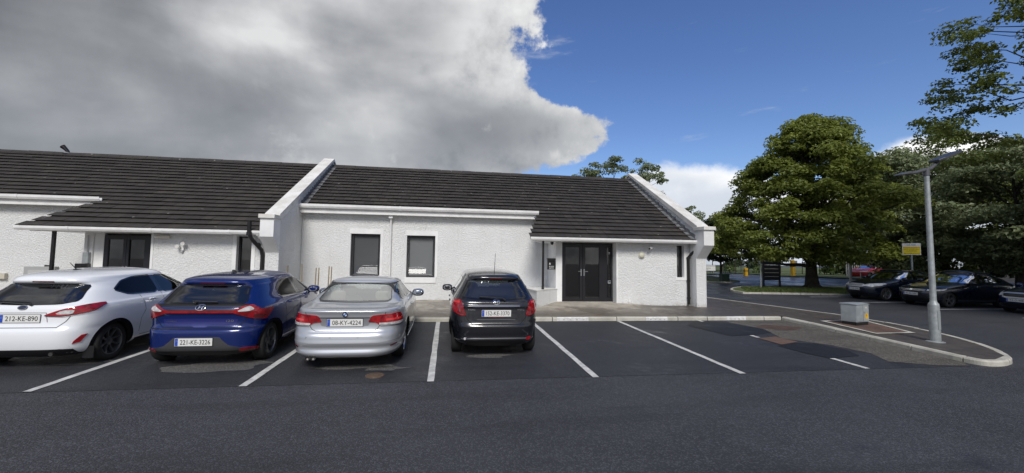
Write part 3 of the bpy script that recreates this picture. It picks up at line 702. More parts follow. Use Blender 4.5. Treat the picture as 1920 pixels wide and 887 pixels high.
# left unit
LB = thing('bungalow_office', 'white roughcast unit with low porch and dark roof, left of the sloping party parapet', 'building', (-11, 14, .3))
wing(LB, -24, -5.24, -11.44, .84, -9.85, -8.44, (-6.19, -5.78, .35, 2.38), [], -24, -10.72, 55, -10.33)
dbl_door(LB, -9.86, -8.45, .30, 2.36, DY+.02)
MB().box(-10.105, -9.865, DY+.02, DY+.12, .1, 2.5).build('side_panel', M_PLASTER, LB)
MB().box(-6.19-.10, -6.19-.001, LY-.012, LY+.004, .3, 2.42).build('plaster_band', M_PLASTER, LB)
mb = MB(); mb.tube([(-5.66, 12.62, 2.80), (-5.66, 12.62, 2.48), (-5.62, 12.66, 2.30), (-5.46, 12.98, 1.98), (-5.44, 13.02, 1.8), (-5.44, 13.02, .3)], .055, 12); mb.tube([(-5.66, 12.62, 2.38), (-5.66, 12.62, 2.48)], .07, 12); mb.tube([(-5.52, 12.85, 2.14), (-5.50, 12.9, 2.09)], .07, 12)
mb.build('downpipe', M_BLACK, LB, smooth=True)
mb = MB(); mb.tube([(-5.47, 12.70, 2.42), (-5.40, 12.85, 2.25), (-5.33, 13.03, 2.12), (-5.33, 13.04, .3)], .04, 12); mb.build('downpipe', M_WHITE, LB, smooth=True)

# low angled wall at the porch of the right unit
lw = MB(); poly = [(2.80, 12.48), (3.70, 13.36), (3.70, 14.48), (2.66, 14.48)]
lw.prism(poly, 'z', -.1, .80); o = lw.build('planter_wall', M_WALL, bevel=.012); tag(o, 'low white roughcast wall under the porch post beside the glazed door', 'low wall')
o2 = MB().prism([(2.78, 12.45), (3.72, 13.37), (3.72, 13.42), (2.64, 14.485), (2.60, 14.40)], 'z', .802, .83).build('wall_top', M_COPING, o, world=False)
# ================================================================== CARS
# local frame: X to the car's right, Y forward (rear bumper at 0), Z up
def pchip(xs, ys):
    x = np.array(xs, float); y = np.array(ys, float); h = np.diff(x); dl = np.diff(y)/h; m_ = np.zeros_like(y); m_[0] = dl[0]; m_[-1] = dl[-1]
    for i in range(1, len(x)-1):
        if dl[i-1]*dl[i] > 0: w1, w2 = 2*h[i]+h[i-1], h[i]+2*h[i-1]; m_[i] = (w1+w2)/(w1/dl[i-1]+w2/dl[i])
    def f(t):
        t = np.clip(np.asarray(t, float), x[0], x[-1]); i = np.clip(np.searchsorted(x, t)-1, 0, len(h)-1); s_ = (t-x[i])/h[i]
        return (2*s_**3-3*s_**2+1)*y[i]+(s_**3-2*s_**2+s_)*h[i]*m_[i]+(-2*s_**3+3*s_**2)*y[i+1]+(s_**3-s_**2)*h[i]*m_[i+1]
    return f
class Shell:
    """body built from horizontal slices: each slice is a rounded plan outline with its own rear, front, width and corner"""
    def __init__(s, prof, ze, re, fe, be, H, yt, yc, rexp=2.3):
        rows = [tuple(p)+((4, 3.5) if len(p) == 4 else ()) for p in prof]
        n0 = rows[-1][4]; n1 = rows[-1][5]
        for k in range(0, 13):
            q = k/12; q = 1-(1-q)**1.8; sc = max((1-q**rexp)**(1/rexp), .012) if k else 1.0
            rows.append((ze+(H-ze)*q, yt-(yt-re)*sc, yt+(fe-yt)*sc, be*sc, n0+(3-n0)*q, n1+(3-n1)*q))
        z = [r_[0] for r_ in rows]; s.z0, s.z1 = z[0], z[-1]; s.yc = yc
        lin = [k for k in range(len(rows))]
        s.fn = [pchip(z, [r_[k] for r_ in rows]) for k in range(1, 6)]; s.cache = {}
        zz = np.linspace(z[0], z[-1], 4000); V = [f(zz) for f in s.fn[:3]]
        ds = np.sqrt(np.diff(zz)**2+.35*np.diff(V[0])**2+.35*np.diff(V[1])**2+np.diff(V[2])**2); cum = np.concatenate([[0], np.cumsum(ds)])
        s.zr = np.interp(np.linspace(0, cum[-1], 105), cum, zz)
    def half(s, z):
        """half outline (X >= 0) rear centre -> front centre with its running length from the rear and from the front"""
        k = round(float(z), 4)
        if k in s.cache: return s.cache[k]
        yr, yf, b, nr, nf = [float(f(z)) for f in s.fn]
        def q(n, a, fl):
            t1 = .5**(1/n); u = np.linspace(0, t1, 50); u2 = np.linspace(t1, 0, 60)
            lat = np.concatenate([u, (1-u2[1:]**n)**(1/n)]); fw = np.concatenate([(1-u**n)**(1/n), u2[1:]]); return lat*b, fw*a*fl
        la, fa = q(nr, max(s.yc-yr, 1e-3), -1); lb, fb = q(nf, max(yf-s.yc, 1e-3), 1)
        X = np.concatenate([la, lb[::-1][1:]]); Y = s.yc+np.concatenate([fa, fb[::-1][1:]])
        c = np.concatenate([[0], np.cumsum(np.hypot(np.diff(X), np.diff(Y)))]); s.cache[k] = (X, Y, c); return s.cache[k]
    def rear(s, a, z):
        X, Y, c = s.half(z); t = abs(a); return np.array([math.copysign(np.interp(t, c, X), a), np.interp(t, c, Y), z])
    def front(s, a, z):
        X, Y, c = s.half(z); t = c[-1]-abs(a); return np.array([math.copysign(np.interp(t, c, X), a), np.interp(t, c, Y), z])
    def side(s, y, z, sgn=1):
        X, Y, c = s.half(z); return np.array([sgn*np.interp(y, Y, X), y, z])
    def mesh(s, holes_r=(), holes_f=(), holes_s=(), wheels=(), N=230):
        rows = []; S = []
        for z in s.zr:
            X, Y, c = s.half(z); t = np.linspace(0, c[-1], N+1); hx, hy = np.interp(t, c, X), np.interp(t, c, Y)
            ring = [(hx[i], hy[i], z) for i in range(N+1)]+[(-hx[i], hy[i], z) for i in range(N-1, 0, -1)]
            rows.append(ring); S.append([t[i] for i in range(N+1)]+[-t[i] for i in range(N-1, 0, -1)]+[c[-1]])
        n = 2*N; v = []; 
        for j, ring in enumerate(rows):
            for (x, y, z) in ring:
                for (wy, wz, wr) in wheels:
                    d = math.hypot(y-wy, z-wz)
                    if wr-.026 < d < wr and abs(x) > .5:
                        k = wr/d; y2, z2 = wy+(y-wy)*k, wz+(z-wz)*k
                        if z2 > s.z0: y, z = y2, z2; x = s.side(y, z, 1 if x > 0 else -1)[0]
                v.append((x, y, z))
        f = []
        for j in range(len(rows)-1):
            L = S[j][-1]
            for i in range(n):
                k = (i+1) % n; q = (j*n+i, j*n+k, (j+1)*n+k, (j+1)*n+i); cx, cy, cz = np.mean([v[t_] for t_ in q], axis=0)
                a = S[j][i]; drop = False
                if abs(cx) > .45 and any(math.hypot(cy-wy, cz-wz) < wr-.012 for wy, wz, wr in wheels): drop = True
                if not drop and holes_r and abs(a) < L*.4 and any(inpoly(a, cz, h) for h in holes_r): drop = True
                if not drop and holes_f and abs(a) > L*.6 and any(inpoly(math.copysign(L-abs(a), a), cz, h) for h in holes_f): drop = True
                if not drop and holes_s and abs(cx) > .3 and any(inpoly(cy, cz, h) for h in holes_s): drop = True
                if not drop: f.append(q)
        top = len(v); v.append((0, np.mean([p[1] for p in rows[-1]]), s.z1+.001)); j = len(rows)-1
        for i in range(n): f.append((j*n+i, j*n+(i+1) % n, top))
        f.append(tuple(range(n-1, -1, -1)))
        return v, f
def patch(sh, mode, poly, lift=.004, skirt=.0, step=.05, sgn=1):
    """a panel that follows the body: poly in (running length, height) for 'r'/'f', in (y, z) for 's'"""
    fn = {'r': sh.rear, 'f': sh.front, 's': lambda a, z: sh.side(a, z, sgn)}[mode]
    V, Fc, n = cdt(poly, step); pts = []; low = []
    e = .006
    for a, z in V:
        p = fn(a, z); pa, pb = fn(a+e, z), fn(a-e, z); pc, pd = fn(a, min(z+e, sh.z1)), fn(a, max(z-e, sh.z0)); nn = np.cross(pa-pb, pc-pd); l = np.linalg.norm(nn); nn = nn/l if l > 1e-9 else np.array([0, -1., 0])
        c = np.array([0, sh.yc, .5])
        if nn @ (p-c) < 0: nn = -nn
        pts.append(tuple(p+nn*lift)); low.append(tuple(p-nn*skirt))
    f = list(Fc); v = list(pts)
    if skirt:
        b = len(v); v += low[:n]
        f += [(i, (i+1) % n, b+(i+1) % n, b+i) for i in range(n)]
    return v, f
def band(poly, w_, closed=True):
    """outline of a line of width w_ along poly as quads in the parameter plane"""
    P = [Vector(p) for p in poly]; n = len(P); out = []
    for i in range(n):
        a = P[(i-1) % n] if closed or i > 0 else None; b = P[(i+1) % n] if closed or i < n-1 else None
        d1 = (P[i]-a).normalized() if a is not None else (b-P[i]).normalized(); d2 = (b-P[i]).normalized() if b is not None else d1
        m_ = Vector((-(d1.y+d2.y), d1.x+d2.x)); m_ = m_.normalized() if m_.length > 1e-6 else Vector((-d1.y, d1.x)); k = min(1/max(m_.dot(Vector((-d1.y, d1.x))), .4), 2.2)
        out.append((P[i]+m_*w_*k/2, P[i]-m_*w_*k/2))
    return out
def densify(poly, step, closed=True):
    o = []; n = len(poly)
    for i in range(n if closed else n-1):
        a, b = Vector(poly[i]), Vector(poly[(i+1) % n]); k = max(1, int((b-a).length/step)); o += [tuple(a.lerp(b, t/k)) for t in range(k)]
    if not closed: o.append(tuple(poly[-1]))
    return o
def strip(sh, mode, poly, w_, lift=.005, closed=True, sgn=1, step=.04):
    fn = {'r': sh.rear, 'f': sh.front, 's': lambda a, z: sh.side(a, z, sgn)}[mode]; Q = band(densify(poly, step, closed), w_, closed); v = []; e = .006
    for a_, b_ in Q:
        for q in (a_, (a_+b_)/2, b_):
            p = fn(q.x, q.y); nn = np.cross(fn(q.x+e, q.y)-fn(q.x-e, q.y), fn(q.x, min(q.y+e, sh.z1))-fn(q.x, max(q.y-e, sh.z0))); nn = nn/max(np.linalg.norm(nn), 1e-9)
            if nn @ (p-np.array([0, sh.yc, .5])) < 0: nn = -nn
            v.append(tuple(p+nn*lift))
    n = len(Q); f = []
    for i in range(n if closed else n-1):
        j = (i+1) % n
        for k in range(2): f.append((i*3+k, j*3+k, j*3+k+1, i*3+k+1))
    return v, f
def rnd(poly, it=2, r_=.22):
    for _ in range(it):
        q = []; n = len(poly)
        for i in range(n):
            a, b = poly[i], poly[(i+1) % n]; q += [(a[0]+(b[0]-a[0])*r_, a[1]+(b[1]-a[1])*r_), (a[0]+(b[0]-a[0])*(1-r_), a[1]+(b[1]-a[1])*(1-r_))]
        poly = q
    return poly
def mir(poly): return [(-a, z) for a, z in poly][::-1]

def paint(name, color, metal, rough=.28, flake=0.0, coat=1.0):
    m_ = mat(name, color, rough, metal, coat, backdark=True); return m_
M_TYRE = mat('tyre_rubber', (.013, .013, .013), .85, bump=.002, bscale=90, coords='obj')
M_TRIM = mat('black_car_trim', (.010, .010, .011), .42)
M_GLOSSBLK = mat('gloss_black_panel', (.006, .006, .007), .08, coat=1.0)
M_GAP = mat('panel_gap', (.004, .004, .004), .9)
M_RED = mat('red_lamp_lens', (.36, .006, .012), .10, coat=1.0, vary=.55, vscale=9, coords='obj')
M_DRED = mat('dark_red_lens', (.10, .003, .006), .10, coat=1.0)
M_CLEAR = mat('clear_lamp_lens', (.62, .60, .60), .10, coat=1.0, vary=.35, vscale=16, coords='obj')
M_LAMPW = mat('pale_headlamp', (.72, .73, .74), .12, coat=1.0, vary=.35, vscale=14, coords='obj'); M_BRIGHT = mat('bright_trim', (.60, .61, .63), .22, metal=.25, coat=.6); M_CHROME = mat('chrome', (.75, .76, .78), .10, metal=1.0)
M_PLATE = mat('plate_white', (.70, .70, .68), .35)
M_PBLUE = mat('plate_blue', (.02, .07, .42), .4)
M_INK = mat('plate_black_ink', (.01, .01, .012), .5)
M_UNDER = mat('underbody', (.010, .010, .010), .9)
M_SEATD = mat('dark_seat_cloth', (.022, .022, .024), .9)
M_SEATC = mat('cream_leather', (.55, .52, .45), .5)
M_GREYP = mat('grey_bumper_plastic', (.045, .046, .05), .5)
M_ALLOYD = mat('dark_alloy', (.10, .102, .108), .35, metal=.5)
M_ALLOYS = mat('silver_alloy', (.45, .46, .48), .3, metal=.85)
M_ALLOYM = mat('machined_alloy', (.16, .165, .175), .3, metal=.8)
G_REAR = glass_mat('rear_privacy_glass', (.07, .075, .08), .085, .01); G_BRIGHT = glass_mat('clear_sloped_glass', (.66, .72, .69), .34, .01); G_LIGHT = glass_mat('car_glass', (.55, .62, .60), .05, .01); G_DARK = glass_mat('privacy_glass', (.05, .055, .06), .0, .01, 1.33); G_MID = glass_mat('tinted_car_glass', (.34, .38, .38), .04, .01)

def make_wheel(root, x, y, z, r_, w_, sgn, style, am):
    """tyre with tread shoulder; alloy with spokes, hub and disc"""
    o = []
    rim = r_*.70; t = MB(); hw = w_/2
    t.lathe([(rim*.98, -hw*.90), (rim+.012, -hw), (r_-.035, -hw*1.0), (r_-.010, -hw*.86), (r_, -hw*.62), (r_, hw*.62), (r_-.010, hw*.86), (r_-.035, hw*1.0), (rim+.012, hw), (rim*.98, hw*.90)], (0, 0, 0), 'x', 44)
    wh = MB()
    wh.lathe([(rim*.99, hw*.82), (rim*1.0, hw*.92), (rim*.955, hw*.93), (rim*.92, hw*.80), (rim*.90, hw*.2), (rim*.88, -hw*.8)], (0, 0, 0), 'x', 44)
    wh.lathe([(0.0, hw*.62), (.03, hw*.62), (.036, hw*.58), (.062, hw*.54), (.07, hw*.3)], (0, 0, 0), 'x', 20)
    n, tw, wi, wo = {'ten': (8, .0, .022, .030), 'swirl': (5, .55, .05, .10), 'five': (5, .0, .050, .060), 'double': (7, .12, .03, .036)}[style]
    for k in range(n):
        a0 = 2*math.pi*k/n+.3; sub = [(0, 1)] if style != 'double' else [(-.11, .8), (.11, .8)]
        for da, sc in sub:
            pts = []
            for i in range(5):
                q = i/4; rr = .045+(rim*.955-.045)*q; a = a0+da*(.4+.6*q)+tw*q; hwid = (wi+(wo-wi)*q)*sc/2; xx = hw*(.55+.30*q-.10*math.sin(math.pi*q)); ca, sa = math.cos(a), math.sin(a)
                pts.append([(xx, rr*ca-hwid*sa, rr*sa+hwid*ca), (xx, rr*ca+hwid*sa, rr*sa-hwid*ca), (xx-.03, rr*ca+hwid*sa, rr*sa-hwid*ca), (xx-.03, rr*ca-hwid*sa, rr*sa+hwid*ca)])
            v = [p for ring in pts for p in ring]; f = []
            for i in range(4):
                for e in range(4): f.append((i*4+e, i*4+(e+1) % 4, (i+1)*4+(e+1) % 4, (i+1)*4+e))
            wh.add(v, f)
    d = MB().lathe([(.0, hw*.05), (rim*.72, hw*.05), (rim*.74, -.01), (rim*.95, -.03), (rim*.95, -hw*.7)], (0, 0, 0), 'x', 32)
    for b in (t, wh, d): b.v = [(p[0]*sgn, p[1], p[2]) for p in b.v]
    wo_ = t.build('wheel', M_TYRE, root, False, smooth=True); wo_.location = (x, y, z)
    for nm, b, mm in (('rim', wh, am), ('brake_disc', d, mat('brake_disc_iron', (.03, .03, .032), .6, metal=.5))):
        c = b.build(nm, mm, wo_, False, smooth=True)
    return wo_

def plate(root, cx, cz, y, w_, h, text, tilt=.0, facing=-1):
    """registration plate: white board with blue strip, raised characters"""
    y0 = y
    P = lambda a, b, o: (cx+(a if facing < 0 else -a), y0+facing*o+tilt*b, cz+b)
    mb = MB()
    for (a0, a1, b0, b1, o, mi) in ((-w_/2, w_/2, -h/2, h/2, .012, 0), (-w_/2+.004, -w_/2+.045, -h/2+.004, h/2-.004, .0135, 1)):
        v = [P(a0, b0, o), P(a1, b0, o), P(a1, b1, o), P(a0, b1, o), P(a0, b0, -.004), P(a1, b0, -.004), P(a1, b1, -.004), P(a0, b1, -.004)]
        mb.add(v, [(0, 1, 2, 3), (0, 4, 5, 1), (1, 5, 6, 2), (2, 6, 7, 3), (3, 7, 4, 0)], mi)
    for k in range(10):
        a = 2*math.pi*k/10; ex, ez = -w_/2+.0245+.011*math.cos(a), .018+.011*math.sin(a); d = .002
        mb.add([P(ex-d, ez, .0145), P(ex, ez-d, .0145), P(ex+d, ez, .0145), P(ex, ez+d, .0145)], [(0, 1, 2, 3)], 0)
    po = mb.build('number_plate', [M_PLATE, M_PBLUE], root, False, fix=False)
    if text: lettering('plate_characters', text, w_*.80, h*.60, lambda a, b: P(a+.024, b, .0145), M_INK, po, False)
    mf = MB(); fw = .006
    for (a0, a1, b0, b1) in ((-w_/2-fw, w_/2+fw, -h/2-fw, -h/2), (-w_/2-fw, w_/2+fw, h/2, h/2+fw), (-w_/2-fw, -w_/2, -h/2, h/2), (w_/2, w_/2+fw, -h/2, h/2)):
        mf.add([P(a0, b0, .010), P(a1, b0, .010), P(a1, b1, .010), P(a0, b1, .010)], [(0, 1, 2, 3)])
    mf.build('plate_frame', M_BLACK, po, False, fix=False)
    return po

def seat(root, name, x, y, z, mt, w_=.48, h=.55, head=True, tilt=-.25):
    mb = MB()
    def bx(c, r_): mb.ellipsoid(c, r_, 14, 9, p=.55)
    bx((x, y, z+h/2), (w_/2, .07, h/2)); bx((x, y+.28, z+.03), (w_/2, .28, .08))
    if head:
        for hx in ([x] if w_ < .7 else [x-.38, x+.38]): bx((hx, y-.04, z+h+.10), (.13, .05, .09))
    mb.v = [(p[0], p[1]+(p[2]-z)*tilt, p[2]) for p in mb.v]
    return mb.build(name, mt, root, False, smooth='all')

def mirror(root, x, y, z, sgn, mt, s_=1.0):
    mb = MB().ellipsoid((x+sgn*.10*s_, y, z), (.115*s_, .075*s_, .075*s_), 18, 12, p=.8)
    mo = mb.build('wing_mirror', mt, root, False, smooth='all')
    MB().add([(x+sgn*(.10+.085*math.cos(t_))*1.0, y-.068*s_, z+.055*math.sin(t_)) for t_ in [2*math.pi*k/16 for k in range(16)]], [tuple(range(16))]).build('mirror_glass', M_CHROME, mo, False)
    MB().box(min(x-sgn*.06, x+sgn*.04), max(x-sgn*.06, x+sgn*.04), y-.02, y+.035, z-.05, z-.015).build('mirror_arm', M_TRIM, mo, False)
    return mo

class Car:
    def __init__(s, name, label, cat, loc, yaw, sh, bodym, wheels, wr, ww, wstyle, am, rear=None, sides=(), frontw=None, group=None, glass_r=G_DARK, glass_s=G_DARK, glass_f=G_MID, seatm=M_SEATD, pitch=True, arch=.045, seal=.022):
        x, y = loc; s.root = thing(name, label, cat, (x, y, G(x, y)), group); s.sh = sh; s.bodym = bodym
        gx = G(x+.5, y)-G(x-.5, y); gy = G(x, y+.5)-G(x, y-.5); cy, sy = math.cos(yaw), math.sin(yaw)
        fwd = Vector((-sy, cy, gy*cy-gx*sy)).normalized(); rt = Vector((cy, sy, gx*cy+gy*sy)).normalized(); up = rt.cross(fwd).normalized(); rt = fwd.cross(up)
        s.root.rotation_euler = Matrix((rt, fwd, up)).transposed().to_euler()
        arches = [(wy, wr, wr+arch) for wy in wheels]
        v, f = sh.mesh([rear] if rear else [], [frontw] if frontw else [], [q for q, _ in sides], arches)
        b = MB(); b.add(v, f); s.body = b.build('body', bodym, s.root, False, smooth='all'); s.body.data.set_sharp_from_angle(angle=R(50))
        # wheel-arch lips, liners and wheels
        for sgn in (1, -1):
            for wy in wheels:
                a0 = math.asin(max(-1, min(1, (sh.z0+.012-wr)/(wr+arch)))); arc = [(wy+(wr+arch-.010)*math.cos(t), wr+(wr+arch-.010)*math.sin(t)) for t in np.linspace(a0, math.pi-a0, 30)]
                v, f = strip(sh, 's', arc, .052, .007, False, sgn); MB().add(v, f).build('wheel_arch_lip', bodym, s.root, False, smooth='all', fix=False)
                lat = abs(sh.side(wy, wr+.05)[0]); li = MB(); n = 26; rad = wr+arch+.012; A = [(wy+rad*math.cos(t), wr+rad*math.sin(t)) for t in np.linspace(-.35, math.pi+.35, n)]
                li.add([(sgn*(abs(sh.side(p[0], max(p[1], sh.z0))[0])-.014), p[0], max(p[1], sh.z0)) for p in A]+[(sgn*(lat-.36), p[0], max(p[1], sh.z0)) for p in A], [(i, i+1, n+i+1, n+i) for i in range(n-1)])
                li.add([(sgn*(lat-.36), p[0], max(p[1], sh.z0)) for p in A], [tuple(range(n))]); li.build('wheel_arch_liner', M_UNDER, s.root, False)
                make_wheel(s.root, sgn*(lat-.022-ww/2), wy, wr, wr, ww, sgn, wstyle, am)
        if rear: s.glaze('rear_window', 'r', rear, glass_r, seal)
        if frontw: s.glaze('windscreen', 'f', frontw, glass_f, seal)
        for q, gm in sides:
            for sgn in (1, -1): s.glaze('side_window', 's', q, gm or glass_s, seal*.8, sgn)
        if len(sides) == 2 and name == 'parked_car':
            e0 = max(q[0] for q in sides[0][0])-.03; e1 = min(q[0] for q in sides[1][0])+.03; t1 = min(max(q[1] for q in sides[0][0]), max(q[1] for q in sides[1][0]))-.004; b1 = max(min(q[1] for q in sides[0][0]), min(q[1] for q in sides[1][0]))
            for sgn in (1, -1): s.pat('door_pillar', 's', [(e0, b1), (e1, b1), (e1, t1), (e0, t1)], M_GLOSSBLK, .004, .004, None, sgn)
        MB().box(-.60, .60, min(wheels)-.1, max(wheels)-.1, .24, .30).build('cabin_floor', M_UNDER, s.root, False)
    def glaze(s, name, mode, poly, gm, w_, sgn=1):
        v, f = patch(s.sh, mode, poly, .003, 0, .06, sgn); g = MB().add(v, f).build(name, gm, s.root, False, smooth='all', fix=False)
        v, f = strip(s.sh, mode, poly, w_, .006, True, sgn); MB().add(v, f).build('window_seal', M_GLOSSBLK, g, False, smooth='all', fix=False); return g
    def pat(s, name, mode, poly, m_, lift=.006, skirt=.006, parent=None, sgn=1, step=.05):
        v, f = patch(s.sh, mode, poly, lift, skirt, step, sgn); return MB().add(v, f).build(name, m_, parent or s.root, False, smooth=True, fix=False)
    def both(s, name, mode, poly, m_, lift=.006, skirt=.006, parents=None, step=.05):
        if mode == 's': return [s.pat(name, mode, poly, m_, lift, skirt, parents[i] if parents else None, q, step) for i, q in enumerate((1, -1))]
        return [s.pat(name, mode, q, m_, lift, skirt, parents[i] if parents else None, 1, step) for i, q in enumerate((poly, mir(poly)))]
    def line(s, name, mode, poly, w_=.007, m_=M_GAP, lift=.0025, closed=False, sgn=1, parent=None):
        v, f = strip(s.sh, mode, poly, w_, lift, closed, sgn); return MB().add(v, f).build(name, m_, parent or s.root, False, fix=False)
    def seams(s, polys, mode='s', w_=.007):
        for sgn in (1, -1):
            mb = MB()
            for p in polys:
                q = p if mode == 's' or sgn > 0 else [(-a, z) for a, z in p]
                v, f = strip(s.sh, mode, q, w_, .002, False, sgn); mb.add(v, f)
            mb.build('panel_gaps', M_GAP, s.root, False, fix=False)
    def word(s, name, body, a, z, w_, h, m_, mode='r', lift=.009):
        fn = s.sh.rear if mode == 'r' else s.sh.front; d = -1 if mode == 'r' else 1
        def P(x, y): p = fn(a+x*(1 if mode == 'r' else -1), z+y); return (p[0], p[1]+d*lift, p[2])
        return lettering(name, body, w_, h, P, m_, s.root, False)
    def ring(s, name, a, z, ra, rb, t_, m_, mode='r', lift=.008):
        el = [(a+ra*math.cos(k*2*math.pi/28), z+rb*math.sin(k*2*math.pi/28)) for k in range(28)]
        return s.line(name, mode, el, t_, m_, lift, True)
    def disc(s, name, a, z, ra, rb, m_, mode='r', lift=.008, parent=None):
        return s.pat(name, mode, [(a+ra*math.cos(k*2*math.pi/28), z+rb*math.sin(k*2*math.pi/28)) for k in range(28)], m_, lift, .004, parent, step=.03)
    def handles(s, pts, m_):
        for sgn in (1, -1):
            for (y, z) in pts:
                p = s.sh.side(y, z, sgn); mb = MB().ellipsoid((p[0]+sgn*.006, y, z), (.016, .095, .018), 14, 8, p=.7); mb.build('door_handle', m_, s.root, False, smooth='all')
    def wiper(s, pts, r_=.010):
        P = []
        for a, z, l in pts: p = s.sh.rear(a, z); P.append((p[0], p[1]-l, p[2]+l*.3))
        return MB().tube(P, [r_*1.6]+[r_]*(len(P)-1), 8).build('rear_wiper', M_BLACK, s.root, False, smooth=True)

def base_shell(prof, **k): return Shell(prof, **k)

# ---- white hatchback -------------------------------------------------
def white_hatch():
    sh = Shell([(.17, .16, 3.78, .72, 4, 4), (.24, .05, 3.88, .81, 5, 4), (.32, .015, 3.93, .84, 5, 3.5), (.45, .0, 3.95, .855, 5, 3.5), (.575, .012, 3.95, .865, 5, 3.5), (.605, .045, 3.94, .865, 5.5, 3.5), (.68, .075, 3.90, .865, 6, 3.5), (.78, .085, 3.76, .862, 6, 3.5), (.86, .095, 3.50, .852, 6, 3.5),
                (.915, .12, 3.2, .835, 6, 3.8), (.945, .165, 3.0, .81, 6, 4), (1.0, .225, 2.86, .775, 6, 4.5), (1.1, .325, 2.62, .715, 6, 4.5), (1.21, .45, 2.36, .645, 6, 4.5), (1.235, .40, 2.30, .63, 5, 4.5), (1.265, .385, 2.22, .61, 5, 4.5)],
               ze=1.28, re=.39, fe=2.16, be=.60, H=1.425, yt=1.55, yc=1.75)
    rw = rnd([(-.60, .985), (-.42, .945), (0, .935), (.42, .945), (.60, .985), (.545, 1.215), (-.545, 1.215)], 2, .12)
    s1 = rnd([(.72, 1.10), (.95, 1.01), (1.62, .985), (1.66, 1.29), (1.25, 1.285), (.95, 1.23)], 1, .12); s2 = rnd([(1.70, .985), (2.60, .965), (2.45, 1.075), (2.18, 1.265), (1.74, 1.29)], 1, .10)
    pm = paint('white_car_paint', (.78, .80, .83), 0.0, .25)
    c = Car('parked_car', 'white hatchback with black wheels parked farthest left, its back cut by the left edge', 'car', (-6.08, 6.87), 0, sh, pm, (.62, 3.04), .30, .19, 'ten', M_ALLOYD, rw, [(s1, G_DARK), (s2, G_MID)], None, glass_r=G_REAR, group='cars parked nose in before the bungalow')
    lens = rnd([(.30, .775), (.52, .775), (.84, .835), (.99, .915), (.94, .940), (.70, .922), (.48, .868), (.30, .795)], 1, .2)
    for sgn, L in zip((1, -1), c.both('tail_lamp', 'r', lens, M_RED, .014, .012)):
        q = rnd([(.42, .80), (.62, .80), (.64, .86), (.50, .855)], 1, .2); c.pat('reversing_lamp', 'r', q if sgn > 0 else mir(q), M_CLEAR, .018, .004, L)
        e = [(.30, .782), (.52, .772), (.84, .832), (.98, .912)]; c.line('lamp_edge', 'r', e if sgn > 0 else [(-a, z) for a, z in e], .01, M_DRED, .019, parent=L)
    c.line('tailgate_gap', 'r', [(-.60, .77), (-.56, .70), (-.47, .615), (.47, .615), (.56, .70), (.60, .77)], .008)
    plate(c.root, 0, .745, sh.rear(0, .745)[1]+.0, .50, .115, '212-KE-890', .05)
    c.line('recess_edge_shade', 'r', [(-.34, .69), (-.31, .825), (.31, .825), (.34, .69)], .008, mat('painted_soft_shade', (.20, .2, .21), .6), .003)  # grey line painted as the soft shade along the plate recess
    c.disc('badge', 0, .895, .058, .026, mat('dark_blue_badge', (.012, .018, .05), .2, coat=1.0)); c.ring('badge_ring', 0, .895, .058, .026, .006, M_CHROME, lift=.013)
    c.both('rear_reflector', 'r', [(.66, .37), (.75, .39), (.83, .50), (.76, .49), (.68, .41)], M_RED, .012, .01)
    c.pat('lower_diffuser', 'r', rnd([(-.72, .19), (.72, .19), (.66, .305), (-.66, .305)], 1, .1), M_TRIM, .010, .01)
    MB().tube([(.44, .03, .235), (.44, .25, .24)], .028, 14).build('exhaust_pipe', mat('sooty_steel', (.16, .155, .15), .4, metal=.9), c.root, False, smooth=True)
    c.pat('high_brake_lamp', 'r', [(-.14, 1.245), (.14, 1.245), (.14, 1.262), (-.14, 1.262)], M_DRED, .008, .004)
    c.wiper([(.10, .925, .03), (.06, .955, .04), (-.34, .975, .035)])
    p = (0, .98, 1.405); MB().ellipsoid((0, .95, 1.405), (.035, .085, .02), 14, 8).tube([(0, .93, 1.415), (0, .80, 1.53)], [.008, .004], 8).build('antenna', M_BLACK, c.root, False, smooth=True)
    c.seams([[(1.68, .98), (1.68, .45), (1.70, .30)], [(1.68, .30), (2.85, .30), (2.95, .6), (2.72, .96)], [(1.16, .98), (1.22, .72), (1.12, .58), (1.10, .36)], [(1.12, .30), (1.68, .30)]])
    c.handles([(1.02+.38, .885), (2.22+.05, .865)], pm)
    for sgn in (1, -1): c.pat('sill_trim', 's', [(1.05, .19), (2.80, .19), (2.80, .26), (1.05, .26)], M_TRIM, .008, .006, sgn=sgn)
    for sgn in (1, -1): mirror(c.root, sgn*.80, 2.38, .985, sgn, pm)
    for sgn in (1, -1): MB().prism([(sgn*.66, .12), (sgn*.80, .12), (sgn*.815, .30), (sgn*.66, .30)], 'y', .265, .28).build('mud_flap', M_TRIM, c.root, False)
    seat(c.root, 'rear_seat', 0, 1.0, .55, M_SEATD, 1.15, .42)
    for x in (-.36, .36): seat(c.root, 'front_seat', x, 1.80, .42, M_SEATD)
    MB().ellipsoid((0, 2.66, .86), (.66, .22, .10), 18, 8, p=.6).build('dashboard', M_SEATD, c.root, False, smooth='all')
    return c
